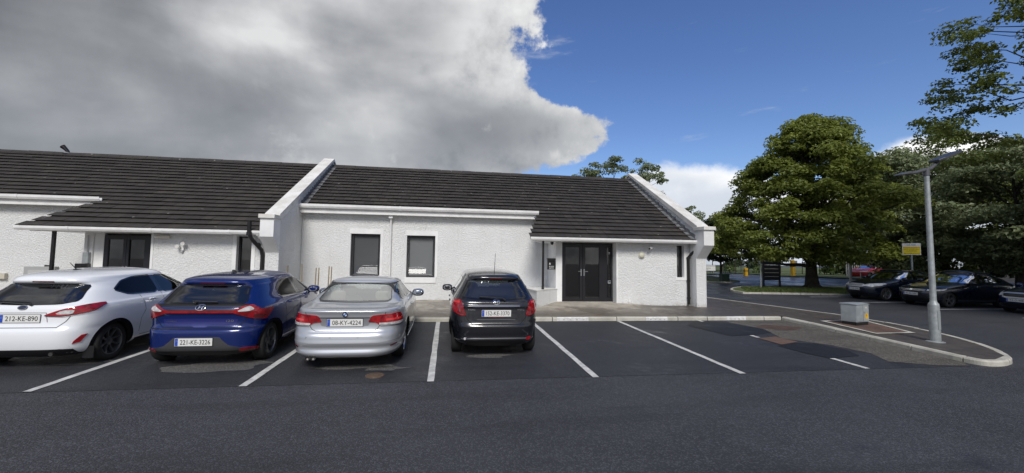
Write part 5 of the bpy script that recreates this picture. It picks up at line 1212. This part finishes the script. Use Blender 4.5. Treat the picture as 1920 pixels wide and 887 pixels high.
def tree(label, loc, height, env, nclump, nleaf, size, lmat, trunk_r, trunk_h, crad, seed, group=None, name='tree', squash=.62, flat=.55, inner=.25, lean=(0, 0), nlimb=22, zbase=None, skip=None):
    """env(h 0..1, azimuth) -> crown radius in metres at that share of the height"""
    x, y = loc; z0 = G(x, y) if zbase is None else zbase; root = thing(name, label, 'tree', (x, y, z0), group); rr = random.Random(seed); cl = []
    tries = 0
    while len(cl) < nclump and tries < nclump*30:
        tries += 1; h = rr.random(); az = rr.uniform(0, 2*math.pi); rmax = env(h, az)
        if rmax <= .9 and h < .3 or rmax <= 0 or rr.random() > (rmax/max(env(.35, az), .1))*.9+.15: continue
        q = rr.uniform(.72, 1.0) if rr.random() > inner else rr.uniform(.1, .7)
        r_ = max(rmax-crad*.55, .05)*q; z = h*height
        if skip and skip(r_*math.cos(az), r_*math.sin(az), z): continue
        cl.append((r_*math.cos(az)+lean[0]*h, r_*math.sin(az)+lean[1]*h, z, crad*rr.uniform(.6, 1.2), squash*rr.uniform(.8, 1.2)))
    V, t = leaves(cl, nleaf, size, flat, seed); crown_mesh('crown', V, t, lmat, root)
    mb = MB(); top = (lean[0]*.75, lean[1]*.75, height*.80); n = 9; tp = []
    for i in range(n):
        q = i/(n-1); tp.append((top[0]*q+rr.uniform(-.05, .05)*(0 < i), top[1]*q+rr.uniform(-.05, .05)*(0 < i), -.15+(top[2]+.15)*q))
    mb.tube(tp, [trunk_r*(1.35 if i == 0 else 1.0)*(1-.85*i/(n-1)) for i in range(n)], 12)
    # root flare
    for k in range(6):
        a = k*1.05+rr.random(); mb.tube([(0, 0, .55), (trunk_r*.9*math.cos(a), trunk_r*.9*math.sin(a), .18), (trunk_r*1.9*math.cos(a), trunk_r*1.9*math.sin(a), -.05)], [trunk_r*.5, trunk_r*.40, trunk_r*.18], 7)
    for c in rr.sample(cl, min(nlimb, len(cl))):
        hz = max(trunk_h*.85, min(c[2]*.75, height*.7)); q = hz/height; st = (top[0]*q/.8, top[1]*q/.8, hz); pth = limb_path(st, c[:3], rr); r0 = trunk_r*.42*(1-q*.7)
        mb.tube(pth, [r0*(1-.85*i/5) for i in range(6)], 7, cap=False)
    mb.build('trunk', M_BARK, root, False, smooth=True, fix=False); return root
def prof_env(pts, wob=.16, seed=0):
    f = pchip([p[0] for p in pts], [p[1] for p in pts]); r_ = random.Random(seed); ph = [r_.uniform(0, 6.28) for _ in range(5)]
    return lambda h, az: float(f(h))*(1+wob*math.sin(2*az+ph[0]+h*5)+wob*.7*math.sin(3*az+ph[1]-h*9)+wob*.5*math.sin(5*az+ph[2]+h*13))
# the big tree on the island verge
big = prof_env([(0, 0), (.135, .2), (.17, 4.6), (.24, 5.6), (.36, 5.0), (.50, 4.5), (.66, 4.0), (.80, 3.1), (.91, 2.0), (.97, 1.2), (1.0, .4)], .13, 4)
tree('big broad lime tree with low sweeping boughs on the kerbed verge beside the directory board', (21.4, 20.9), 10.1, big, 470, 85000, .19, L_LIME, .33, 1.5, .70, 21, inner=.30, nlimb=50, squash=.8, skip=lambda x, y, z: z < 4.2 and y < -1.5 and x > .6-.2*y*0 and x*.9-y*.35 > 2.0)
# row behind the shaded cars
cone = lambda r_, s, lo=.12: prof_env([(0, 0), (lo, r_*.35), (lo+.12, r_*.95), (.5, r_), (.75, r_*.8), (.92, r_*.42), (1, .1)], .17, s)
GR = 'trees massed behind the shaded cars'
tree('pale grey green tree standing just right of the big lime tree', (28.6, 21.5), 8.8, cone(3.8, 2), 210, 30000, .19, L_GREY, .26, 1.6, .85, 31, GR)
tree('tall tree rising above the lamp head behind the black saloon', (33.5, 22.5), 11.2, cone(4.4, 3), 210, 30000, .19, L_OLIVE, .28, 1.8, 1.0, 32, GR)
tree('grey leaved tree directly behind the black saloon', (29.5, 16.6), 8.2, cone(3.9, 5, .2), 210, 30000, .19, L_GREY, .22, 2.0, .8, 33, GR)
tree('olive green tree with a dark stem behind the dark blue estate', (30.0, 12.4), 9.8, cone(4.0, 6, .22), 210, 30000, .19, L_OLIVE, .24, 2.2, .85, 34, GR)
tree('dark trunked tree far back between the red car and the parking sign', (35.5, 27.5), 10.0, cone(3.6, 7, .16), 150, 14000, .28, L_DARK, .3, 1.6, .9, 35, GR)
tree('dark tree set farthest back behind the lamp post', (40.0, 22.5), 9.0, cone(4.2, 8, .2), 150, 14000, .30, L_DARK, .26, 1.8, 1.0, 36, GR)
tree('dark tree deep at the right edge behind the estate', (38.5, 15.5), 9.5, cone(4.6, 9, .24), 150, 14000, .30, L_DARK, .26, 2.2, 1.0, 37, GR)
tree('dark tree standing at the far right edge over the estate', (27.5, 8.2), 9.0, cone(3.8, 12, .24), 150, 14000, .24, L_DARK, .24, 2.2, .9, 39, GR)
# near tree whose boughs hang in from the top right corner
near = prof_env([(0, 0), (.30, .6), (.38, 3.2), (.55, 5.0), (.72, 4.9), (.88, 3.4), (1.0, .6)], .15, 14)
tree('open crowned tree overhanging the top right corner with sparse pointed leaves', (20.0, 7.9), 13.0, near, 520, 62000, .115, L_OLIVE, .17, 2.6, .50, 41, squash=.5, inner=.35, nlimb=90)
# distant trees
tree('round topped tree showing over the ridge next to the right gable', (16.4, 37.6), 11.2, prof_env([(0, 0), (.35, 2), (.55, 4.8), (.8, 4.7), (.93, 3.4), (1, 1.0)], .2, 15), 210, 15000, .24, L_GREY, .22, 3.0, .62, 42, nlimb=40)
tree('small bushy tree with a bare stem by the green cabinet, left of the big tree', (22.0, 29.8), 5.2, cone(2.1, 16, .25), 90, 9000, .18, L_DARK, .11, 1.5, .55, 43)
tree('slender pale tree standing far behind the right gable', (23.8, 36.5), 6.8, cone(2.0, 18, .3), 40, 3500, .22, L_GREY, .10, 2.0, .6, 44)
# hedge line far beyond the fence
def hedge(label, pts, h, n, seed, lm, size=.4):
    rr = random.Random(seed); cl = []
    for a, b in zip(pts, pts[1:]):
        L = math.dist(a, b)
        for k in range(int(L/1.1)):
            t = rr.random(); x, y = a[0]+(b[0]-a[0])*t, a[1]+(b[1]-a[1])*t
            for j in range(3): cl.append((x-pts[0][0]+rr.uniform(-.8, .8), y-pts[0][1]+rr.uniform(-.8, .8), rr.uniform(.2, h), rr.uniform(.7, 1.2), .8))
    r_ = thing('hedge', label, 'hedge', (pts[0][0], pts[0][1], G(*pts[0]))); V, t = leaves(cl, n, size, .4, seed); crown_mesh('foliage', V, t, lm, r_)
    mb = MB()
    for k in range(30):
        c = rr.choice(cl); mb.tube([(c[0], c[1], -.1), (c[0]+.1, c[1], c[2])], [.05, .02], 6)
    mb.build('stems', M_BARK, r_, False); return r_
hedge('bright green hedge behind the mesh fence, seen past the directory board', [(24, 47), (36, 46), (52, 42)], 4.2, 15000, 51, leaf_mat('bright_hedge_leaf', (.05, .09, .02, 1), (.15, .19, .05, 1), .3), .30)
hedge('tall dark hedge closing the view behind the trees on the right', [(44, 40), (47, 26), (50, 12), (44, 0)], 5.0, 18000, 52, L_DARK, .5)
hedge('dark distant hedge behind the road left of the big tree', [(6, 62), (22, 58), (46, 52)], 6.5, 16000, 53, L_DARK, .5)

# ================================================================== STREET FURNITURE
# lamp column with twin-ended head: lamp to the left, panel to the right
lx, ly = 10.64, 7.40; lz = G(lx, ly)+.09
LP = thing('street_lamp', 'grey steel lamp column with a solar panel head, standing on the kerbed island', 'street lamp', (lx, ly, lz))
mb = MB(); mb.lathe([(0, 0), (.094, 0), (.094, .80), (.090, .83), (.060, .88), (.056, .92), (.046, 3.80), (.0, 3.80)], (0, 0, 0), 'z', 24); mb.lathe([(.16, 0), (.16, .012), (.11, .03)], (0, 0, 0), 'z', 24)
col_ = mb.build('column', M_GALV, LP, False, smooth=True)
d = MB().box(-.035, .035, -.097, -.080, .28, .68).box(-.012, .012, -.101, -.0975, .60, .625); d.build('access_door', mat('column_door', (.30, .33, .34), .5, metal=.3), col_, False, bevel=.003)
MB().tube([(-.56, -.02, 3.715), (-.30, -.01, 3.76), (-.05, 0, 3.83), (.10, 0, 3.86), (.34, .0, 4.03)], [.035, .038, .045, .045, .035], 12).tube([(0, 0, 3.70), (0, 0, 3.86)], [.062, .062], 14).build('bracket', mat('lamp_head_grey', (.10, .105, .115), .45, metal=.4), LP, False, smooth=True)
hd = MB(); hd.prism([(-.80, 3.675), (-.77, 3.695), (-.60, 3.755), (-.52, 3.765), (-.48, 3.745), (-.51, 3.71), (-.60, 3.695), (-.78, 3.665)], 'y', -.09, .09); h_ = hd.build('lamp_head', mat('lamp_head_grey', (.10, .105, .115), .45), LP, False, bevel=.012)
MB().quad((-.76, -.07, 3.666), (-.60, -.07, 3.692), (-.60, .07, 3.692), (-.76, .07, 3.666)).build('lamp_lens', mat('lamp_lens', (.5, .5, .45), .2), h_, False)
ph = MB(); c0, c1 = Vector((.22, 0, 4.03)), Vector((.88, 0, 4.29)); dd = (c1-c0).normalized(); nn = Vector((-dd.z, 0, dd.x))
pv = []
for s_, q in ((c0, .10), (c0+dd*.12, .15), (c1-dd*.1, .15), (c1, .10)):
    for o_ in (-.02, .035): pv += [s_+nn*o_+Vector((0, -q, 0)), s_+nn*o_+Vector((0, q, 0))]
f = []
for i in range(3):
    a = i*4; b = a+4; f += [(a, b, b+1, a+1), (a+2, a+3, b+3, b+2), (a, a+2, b+2, b), (a+1, b+1, b+3, a+3)]
f += [(0, 1, 3, 2), (12, 14, 15, 13)]
ph.add(pv, f); p_ = ph.build('solar_panel', mat('solar_panel_case', (.035, .037, .042), .35), LP, False, bevel=.01)

# electrical cabinet
cxx, cyy = 10.98, 9.46; cz = G(cxx, cyy)+.098
CB = thing('electrical_cabinet', 'squat grey metal cabinet with yellow warning sticker on a black plinth', 'utility cabinet', (cxx, cyy, cz), rot=(0, 0, R(14)))
bz = MB(); M_CAB = mat('grey_cabinet_paint', (.31, .345, .36), .5, vary=.18, vscale=5)
MB().box(-.275, .275, -.17, .17, 0, .085).build('plinth', M_BLACK, CB, False, bevel=.004)
bd = MB().box(-.285, .285, -.185, .185, .086, .545).build('cabinet_body', M_CAB, CB, False, bevel=.008)
MB().prism([(-.205, .546), (-.205, .560), (0, .585), (.205, .575), (.205, .546)], 'x', -.30, .30).build('cabinet_roof', M_CAB, CB, False, bevel=.006)
dr = MB().box(-.265, .265, -.194, -.186, .11, .53).build('cabinet_door', M_CAB, CB, False, bevel=.004)
MB().box(-.004, .004, -.1955, -.193, .11, .53).build('door_gap', M_GAP, dr, False)
MB().lathe([(0, -.004), (.018, -.004), (.02, 0)], (.05, -.197, .34), 'y', 14).build('lock', M_STEEL, dr, False)
ys = MB().add([(.09, -.1975, .17), (.21, -.1975, .17), (.215, -.1975, .28), (.15, -.1975, .335), (.085, -.1975, .28)], [(0, 1, 2, 3, 4)]); so = ys.build('warning_sticker', mat('sticker_yellow', (.75, .42, .01), .5), dr, False)
MB().add([(.155, -.199, .30), (.135, -.199, .245), (.152, -.199, .245), (.142, -.199, .205), (.168, -.199, .258), (.152, -.199, .258)], [(0, 1, 2, 5), (2, 3, 4, 5)]).build('lightning_mark', M_INK, so, False)
MB().box(.10, .17, -.1975, -.196, .445, .485).build('label_plate', mat('cream_label', (.6, .55, .4), .5), dr, False)
MB().box(-.2870, -.2855, -.15, .15, .11, .53).build('side_panel', M_CAB, CB, False)

# yellow parking notice
sx, sy = 23.15, 16.92; SG = thing('parking_sign', 'yellow and white parking notice on a white post above the navy hybrid', 'sign', (sx, sy, G(sx, sy)), rot=(0, 0, R(-38)))
zt = 2.895-G(sx, sy); zb_ = 2.305-G(sx, sy)
MB().tube([(0, .03, -.1), (0, .03, zt-.02)], .045, 12).build('post', M_GALV, SG, False, smooth=True)
bp = MB().box(-.35, .35, -.02, .0, zb_, zt).build('sign_board', mat('sign_white', (.72, .72, .70), .4), SG, False, bevel=.006)
yb = MB().quad((-.325, -.024, zb_+.03), (.325, -.024, zb_+.03), (.325, -.024, zt-.17), (-.325, -.024, zt-.17)).build('yellow_panel', mat('sign_yellow', (.85, .66, .02), .4), bp, False)
def sgn_text(body, w_, h, z, m_): lettering('sign_lettering', body, w_, h, lambda a, b: (a, -.028, z+b), m_, bp, False)
sgn_text('CAR PARK', .36, .07, zt-.085, mat('sign_teal', (.08, .22, .26), .5))
sgn_text('PRIVATE PROPERTY', .60, .045, zt-.215, mat('sign_red', (.45, .03, .02), .5)); sgn_text('PERMIT HOLDERS ONLY', .60, .045, zt-.30, M_INK); sgn_text('CLAMPING', .40, .05, zt-.39, M_INK); sgn_text('IN OPERATION', .58, .055, zb_+.075, M_INK)

# directory board
bx_, by_ = 19.17, 21.45; DB = thing('directory_board', 'dark directory board of stacked slats with pale lines under the big tree', 'sign', (bx_, by_, G(bx_, by_)+.09), rot=(0, 0, R(-3)))
for s_ in (-1, 1): MB().box(s_*.52-.045, s_*.52+.045, -.045, .045, -.1, 2.05).build('post', mat('board_navy', (.012, .014, .020), .4), DB, False, bevel=.006)
for k in range(7):
    z = .38+k*.232; sl = MB().box(-.472, .472, -.025, .025, z, z+.205).build('slat', mat('board_navy', (.012, .014, .020), .4), DB, False)
    if k < 6: MB().box(-.45, .45, -.027, .020, z+.207, z+.228).build('pale_line', mat('board_white', (.55, .55, .52), .4), DB, False)
px_, py_ = 17.5, 20.35; PO = MB().tube([(px_, py_, G(px_, py_)-.1), (px_, py_, G(px_, py_)+1.75)], .035, 10).lathe([(0, 1.75), (.04, 1.75), (.04, 1.70)], (px_, py_, G(px_, py_)), n=10).build('sign_post', M_GALV, smooth=True); tag(PO, 'bare thin grey post on the verge just left of the directory board', 'post')
gx, gy = 19.0, 25.4; gz = G(gx, gy)+.09
GC = thing('roadside_cabinet', 'small dark green roadside cabinet on the grass beside the small bushy tree', 'utility cabinet', (gx, gy, gz)); mg = mat('cabinet_green', (.025, .055, .045), .5, vary=.3, vscale=5)
MB().box(-.28, .28, -.16, .16, 0, .46).build('cabinet_body', mg, GC, False, bevel=.01); MB().prism([(-.19, .461), (-.19, .50), (0, .53), (.19, .50), (.19, .461)], 'x', -.31, .31).build('cabinet_roof', mg, GC, False, bevel=.008); MB().box(-.24, .24, -.168, -.161, .05, .43).build('cabinet_door', mg, GC, False, bevel=.004)
# yellow gate pillars beyond the road
MY = mat('safety_yellow', (.50, .30, .02), .5, vary=.2, vscale=6)
for (x, y, h, lab) in ((28.0, 34.4, .72, 'short yellow bollard beside the far road, left of the directory board'), (33.3, 34.6, 1.55, 'tall yellow gate pillar with grey box, right of the directory board')):
    B = thing('bollard', lab, 'bollard', (x, y, G(x, y)), 'yellow posts across the far road'); r_ = .14 if h < 1 else .15
    MB().box(-r_, r_, -r_, r_, -.1, h).prism([(-r_, h+.001), (0, h+.07), (r_, h+.001)], 'y', -r_, r_).build('pillar', MY, B, False, bevel=.02)
    MB().box(-r_-.012, r_+.012, -r_-.012, r_+.012, h*.62, h*.72).build('band', M_BLACK, B, False)
    if h > 1: MB().box(.19, .42, -.12, .12, 1.0, 1.55).build('control_box', M_GALV, B, False, bevel=.02)
# mesh fence across the road
def fence(label, pts, h, gap, mt, bar=.012, sp=.12):
    root = thing('mesh_fence', label, 'fence', (pts[0][0], pts[0][1], G(*pts[0]))); x0, y0 = pts[0]; z0 = G(x0, y0); pn = MB()
    for a, b in zip(pts, pts[1:]):
        L = math.dist(a, b); n = int(L/gap); ux, uy = (b[0]-a[0])/L, (b[1]-a[1])/L
        for k in range(n+1):
            x, y = a[0]+ux*k*gap-x0, a[1]+uy*k*gap-y0; z = G(x+x0, y+y0)-z0; MB().box(x-.035, x+.035, y-.035, y+.035, z-.1, z+h+.08).build('fence_post', mt, root, False)
        k = 0
        while k*sp < L:
            x, y = a[0]+ux*k*sp-x0, a[1]+uy*k*sp-y0; z = G(x+x0, y+y0)-z0; pn.box(x-bar/2, x+bar/2, y-bar/2, y+bar/2, z+.05, z+h); k += 1
        for q in (.06, .5, .97):
            za, zb = G(*a)-z0+h*q, G(*b)-z0+h*q; pn.tube([(a[0]-x0, a[1]-y0, za), (b[0]-x0, b[1]-y0, zb)], .012, 4)
    pn.build('mesh_panels', mt, root, False, fix=False); return root
fence('dark green mesh fence beyond the far road, between gable and big tree', [(18, 42), (24.5, 40.0), (33.2, 38.5)], 1.7, 2.5, mat('fence_green', (.012, .03, .02), .5))
fence('pale grey palisade fence behind the red car', [(39.4, 34.6), (44.5, 31.0)], 1.5, 2.4, mat('fence_grey', (.42, .43, .44), .5), .05, .16)
WP = MB().tube([(34.0, 29.5, G(34, 29.5)-.1), (34.0, 29.5, G(34, 29.5)+1.75)], .09, 12).lathe([(.12, 0), (.12, .06), (.09, .06)], (34, 29.5, G(34, 29.5)), n=12).build('gate_post', mat('post_offwhite', (.5, .5, .47), .6), smooth=True); tag(WP, 'plain pale post on the far grass in front of the red car', 'post')
WS = thing('estate_sign', 'low white sign board on two legs far behind the right gable', 'sign', (28.6, 41.3, G(28, 41)), rot=(0, 0, R(-8)))
MB().box(-1.1, 1.1, -.02, .02, .35, .95).build('board', mat('sign_white', (.72, .72, .70), .4), WS, False); MB().box(-.9, .6, -.026, -.021, .60, .66).box(-.9, .3, -.026, -.021, .48, .52).build('text_lines', mat('sign_greytext', (.3, .3, .34), .5), WS, False)
for s_ in (-.9, .9): MB().box(s_-.03, s_+.03, .021, .06, -.1, .9).build('leg', M_GALV, WS, False)
# low rail in front of the red car
rl = MB(); rx, ry = 37.3, 32.6; rzz = G(rx, ry); a = (0, 0); b = (3.2, -1.9)
for q in (.12, .62): rl.tube([(0, 0, q), (b[0], b[1], q)], .03, 6)
for t_ in (0, .25, .5, .75, 1): rl.tube([(b[0]*t_, b[1]*t_, -.1), (b[0]*t_, b[1]*t_, .62)], .03, 6)
ro = rl.build('guard_rail', mat('rail_white', (.55, .55, .53), .5)); ro.location = (rx, ry, rzz); tag(ro, 'low white tubular rail in front of the red car', 'rail')
# red car far behind the rail (same build as the near hatchback, repainted)
def red_car():
    sh = Shell([(.17, .15, 3.76, .73, 4, 4), (.30, .0, 3.9, .85, 5.5, 3.5), (.57, .0, 3.94, .87, 5.5, 3.5), (.78, .05, 3.74, .866, 6, 3.5), (.9, .08, 3.3, .85, 6, 3.8), (.98, .155, 2.90, .785, 6.5, 4.5), (1.225, .40, 2.34, .640, 6.5, 4.5)], ze=1.285, re=.40, fe=2.16, be=.60, H=1.44, yt=1.55, yc=1.75)
    pm = paint('red_car_paint', (.42, .010, .018), 0, .25)
    c = Car('parked_car', 'bright red hatchback far off under the trees behind a white rail', 'car', (42.2, 33.2), R(95), sh, pm, (.64, 3.14), .31, .19, 'five', M_ALLOYS, rnd([(-.6, .98), (.6, .98), (.5, 1.22), (-.5, 1.22)], 1, .1), [(rnd([(.98, .98), (1.7, .97), (1.7, 1.26), (1.3, 1.25)], 1, .1), G_DARK), (rnd([(1.8, .965), (2.66, .95), (2.15, 1.255), (1.8, 1.268)], 1, .1), G_DARK)], rnd([(-.62, 1.0), (.62, 1.0), (.52, 1.25), (-.52, 1.25)], 1, .1))
    c.both('headlamp', 'f', rnd([(.40, .62), (.98, .66), (1.0, .75), (.44, .72)], 1, .15), M_CLEAR); c.pat('grille', 'f', [(-.38, .58), (.38, .58), (.38, .68), (-.38, .68)], M_TRIM)
    for sgn in (1, -1): mirror(c.root, sgn*.8, 2.4, .98, sgn, pm)
red_car()
# far white building with a dark garage door
FB = thing('white_garage', 'long low white building with a dark door glimpsed under the trees at right', 'building', (54, 33, G(45, 33)), rot=(0, 0, R(-52)))
MB().box(-1, 9, 0, 5, -.3, 2.5).build('wall', mat('far_white_wall', (.62, .62, .60), .8, vary=.12), FB, False)
MB().box(.2, 2.4, -.04, .02, -.1, 1.9).build('garage_door', mat('garage_dark', (.05, .05, .055), .6), FB, False); MB().box(-1.2, 9.2, -.3, 5.3, 2.52, 2.75).build('roof', mat('far_roof', (.20, .20, .20), .7), FB, False)
MB().box(5.2, 6.6, -.03, .02, 1.0, 1.9).build('window', M_ANTH, FB, False)

# ================================================================== FITTINGS ON THE FACADE
def camera_bullet(label, x, y, z, d=(.3, -.3), s_=1.0):
    r_ = thing('security_camera', label, 'camera', (x, y, z)); dv = Vector((d[0], d[1], -.12)).normalized()
    MB().tube([(0, .0, .02), (0, -.05, .02)], .04, 14).tube([(0, -.05, .02), Vector((0, -.10, .0))], .014, 8).build('mount', M_WHITE, r_, False, smooth=True)
    a = Vector((0, -.11, 0))-dv*.06; b = MB().tube([a, a+dv*.22*s_], .042*s_, 14).build('housing', M_WHITE, r_, False, smooth=True)
    MB().tube([a+dv*.221*s_, a+dv*.225*s_], .033*s_, 14).build('lens', M_BLACK, b, False); return r_
camera_bullet('white bullet security camera under the right eave above the round wall light', 6.98, LY-.004, 2.27, (-.35, -.25), 1.1)
def flood(label, x, z, l):
    r_ = thing('tube_light', label, 'light', (x, LY-.02, z)); MB().tube([(-l/2, -.06, 0), (l/2, -.06, 0)], .045, 14).build('housing', mat('cream_tube', (.62, .58, .50), .5), r_, False, smooth=True)
    MB().tube([(-l/2-.05, -.06, 0), (-l/2-.001, -.06, 0)], [.03, .047], 14).build('end_cap', M_WHITE, r_, False, smooth=True); MB().box(-.03, .03, -.055, .018, -.02, .02).build('bracket', M_WHITE, r_, False)
flood('short cream sensor tube under the left eave beside the left unit glazed door', -8.10, 2.31, .34)
W = thing('wall_light', 'round cream bulkhead light on the low white wall right of the glazed door', 'light', (6.63, LY-.004, 2.0)); MB().lathe([(0, -.085), (.06, -.08), (.095, -.06), (.105, -.035), (.105, 0)], (0, 0, 0), 'y', 28).build('diffuser', mat('cream_diffuser', (.58, .57, .46), .35), W, False, smooth=True); MB().lathe([(.106, -.03), (.122, -.03), (.125, 0), (.106, 0)], (0, 0, 0), 'y', 28).build('ring', mat('ring_white', (.66, .66, .62), .4), W, False, smooth=True)
F2 = thing('flood_light', 'small white twin spot sensor light on the left wall above the blue car', 'light', (-7.62, LY-.004, 1.98)); MB().box(-.05, .05, -.05, 0, -.05, .08).build('base', M_WHITE, F2, False, bevel=.01)
for s_ in (-1, 1): MB().lathe([(0, -.10), (.055, -.10), (.06, -.06), (.03, -.02), (0, -.02)], (s_*.07, -.05, .10+.04*s_), 'y', 16).build('lamp_head', mat('spot_white', (.6, .6, .58), .3), F2, False, smooth=True)
MB().tube([(0, -.03, -.05), (0, -.03, -.10)], .035, 12).build('sensor', mat('sensor_grey', (.4, .4, .4), .3), F2, False, smooth=True)
MBX = thing('letter_box', 'black letter box with white lettering on the porch return beside the glazed door', 'letter box', (3.50, DY+.05, 1.47)); b_ = MB().box(-.135, .135, -.10, .0, 0, .34).prism([(-.115, .341), (-.115, .365), (.0, .39), (.0, .341)], 'x', -.15, .15).build('box', M_BLACK, MBX, False, bevel=.008)
MB().box(-.10, .10, -.106, -.101, .265, .285).build('slot', M_GAP, b_, False)
lettering('box_lettering', 'POST', .17, .045, lambda a, b: (a, -.107, .10+b), M_PLATE, b_, False); lettering('box_lettering', 'BOX', .15, .04, lambda a, b: (a, -.107, .045+b), M_PLATE, b_, False)
MB().add([(-.09, -.107, .17), (-.03, -.107, .17), (-.06, -.107, .245)], [(0, 1, 2)]).build('box_emblem', M_PLATE, b_, False)
MB().box(-.02, .15, .001, .03, .05, .30).build('back_plate', M_BLACK, MBX, False)
DC = thing('dome_camera', 'small black dome camera above the letter box', 'camera', (3.52, DY-.02, 2.36)); MB().lathe([(0, -.05), (.03, -.045), (.048, -.02), (.05, 0), (0, 0)], (0, 0, 0), 'z', 16).build('dome', M_BLACK, DC, False, smooth=True); MB().lathe([(0, .0), (.055, .0), (.055, .05), (0, .05)], (0, 0, .001), 'z', 16).build('mount', M_BLACK, DC, False, smooth=True)
NB = MB().box(5.575, 5.625, DY+.032, DY+.036, 2.02, 2.09); NB.box(5.585, 5.615, DY+.030, DY+.0315, 2.035, 2.06, 1); o = NB.build('door_sticker', [M_PLATE, M_INK]); tag(o, 'small pale sticker high on the narrow side pane of the glazed door', 'sticker')
DS = thing('door_stop_panel', 'grey intercom panel on the narrow side pane, low beside the glazed door', 'intercom', (5.60, DY+.02, 1.05)); MB().box(-.06, .06, -.015, .012, -.05, .05).build('panel', M_GALV, DS, False, bevel=.004); MB().box(-.04, .04, -.018, -.0155, -.01, .03).build('screen', M_BLACK, DS, False)
# boxes on the left porch
ME = thing('meter_cabinet', 'grey meter cabinet with framed door on the wall behind the white car', 'utility cabinet', (-12.22, WY, .86)); MB().box(-.40, .40, -.14, 0, 0, .54).build('box', mat('meter_grey', (.33, .34, .335), .6), ME, False, bevel=.008); MB().box(-.28, .28, -.152, -.141, .05, .43).build('meter_door', mat('meter_grey_door', (.42, .43, .42), .6), ME, False, bevel=.006); MB().box(.05, .14, -.05, 0, .54, .585).build('knob', M_BLACK, ME, False)
M2 = thing('letter_box', 'black letter box with a grey conduit box above it at the left porch', 'letter box', (-10.24, DY-.03, 1.28)); MB().box(-.19, .12, -.12, 0, 0, .24).build('box', M_BLACK, M2, False, bevel=.008); MB().box(-.04, .10, -.09, 0, .245, .56).build('conduit_box', M_GALV, M2, False, bevel=.004); MB().tube([(.02, -.03, .56), (.02, -.03, 1.05)], .02, 8).build('conduit', mat('conduit_grey', (.5, .5, .5), .5), M2, False); MB().box(-.03, .08, -.13, -.121, .15, .18).build('slot', M_GAP, M2, False)
EX = MB().box(-.15, .15, -.10, 0, 0, .17); EX = EX.build('vent_box', mat('beige_box', (.50, .47, .38), .6), bevel=.006); EX.location = (-13.28, WY, 1.02); tag(EX, 'small beige vent box on the far left wall at the picture edge', 'vent')
# vent cowl on the ridge
RV = thing('roof_vent', 'black tilted pipe cowl standing on the left ridge', 'vent', (-14.62, RY, rz(RY)+.03)); MB().tube([(0, 0, -.1), (0, 0, .08), (-.10, -.02, .20), (-.16, -.03, .26)], [.06, .06, .075, .09], 14).build('cowl', M_BLACK, RV, False, smooth=True); MB().lathe([(.15, 0), (.10, .03), (.07, .06)], (0, 0, -.02), n=14).build('flashing_collar', M_LEAD, RV, False, smooth=True)
# thin wooden stakes standing in the bed between the blue and silver cars
MW = mat('weathered_cane', (.30, .23, .13), .8, vary=.3, vscale=14)
for i, (x, zt_, ln, w_) in enumerate([(-4.785, 1.52, 0, 'farthest left, against the shaded gable wall'), (-4.39, 1.57, .03, 'second from left and leaning, tallest of them'), (-3.975, 1.46, -.01, 'left one of the close pair by the silver car roof'), (-3.895, 1.46, -.012, 'right one of the close pair by the silver car roof'), (-3.60, 1.51, -.012, 'left one of the pair nearest the left window'), (-3.525, 1.50, -.015, 'right one of the pair nearest the left window')]):
    zg = zpave(x, 13.2); mb = MB().tube([(0, 0, -.05), (-ln, 0, (zt_-zg)*.5), (-ln*1.6, 0, zt_-zg)], [.019, .018, .016], 8)
    o = mb.build('wooden_stake', MW, smooth=True); o.location = (x+ln*1.6, 13.2, zg); tag(o, 'thin wooden stake, '+w_, 'stake', 'wooden stakes standing before the white wall')
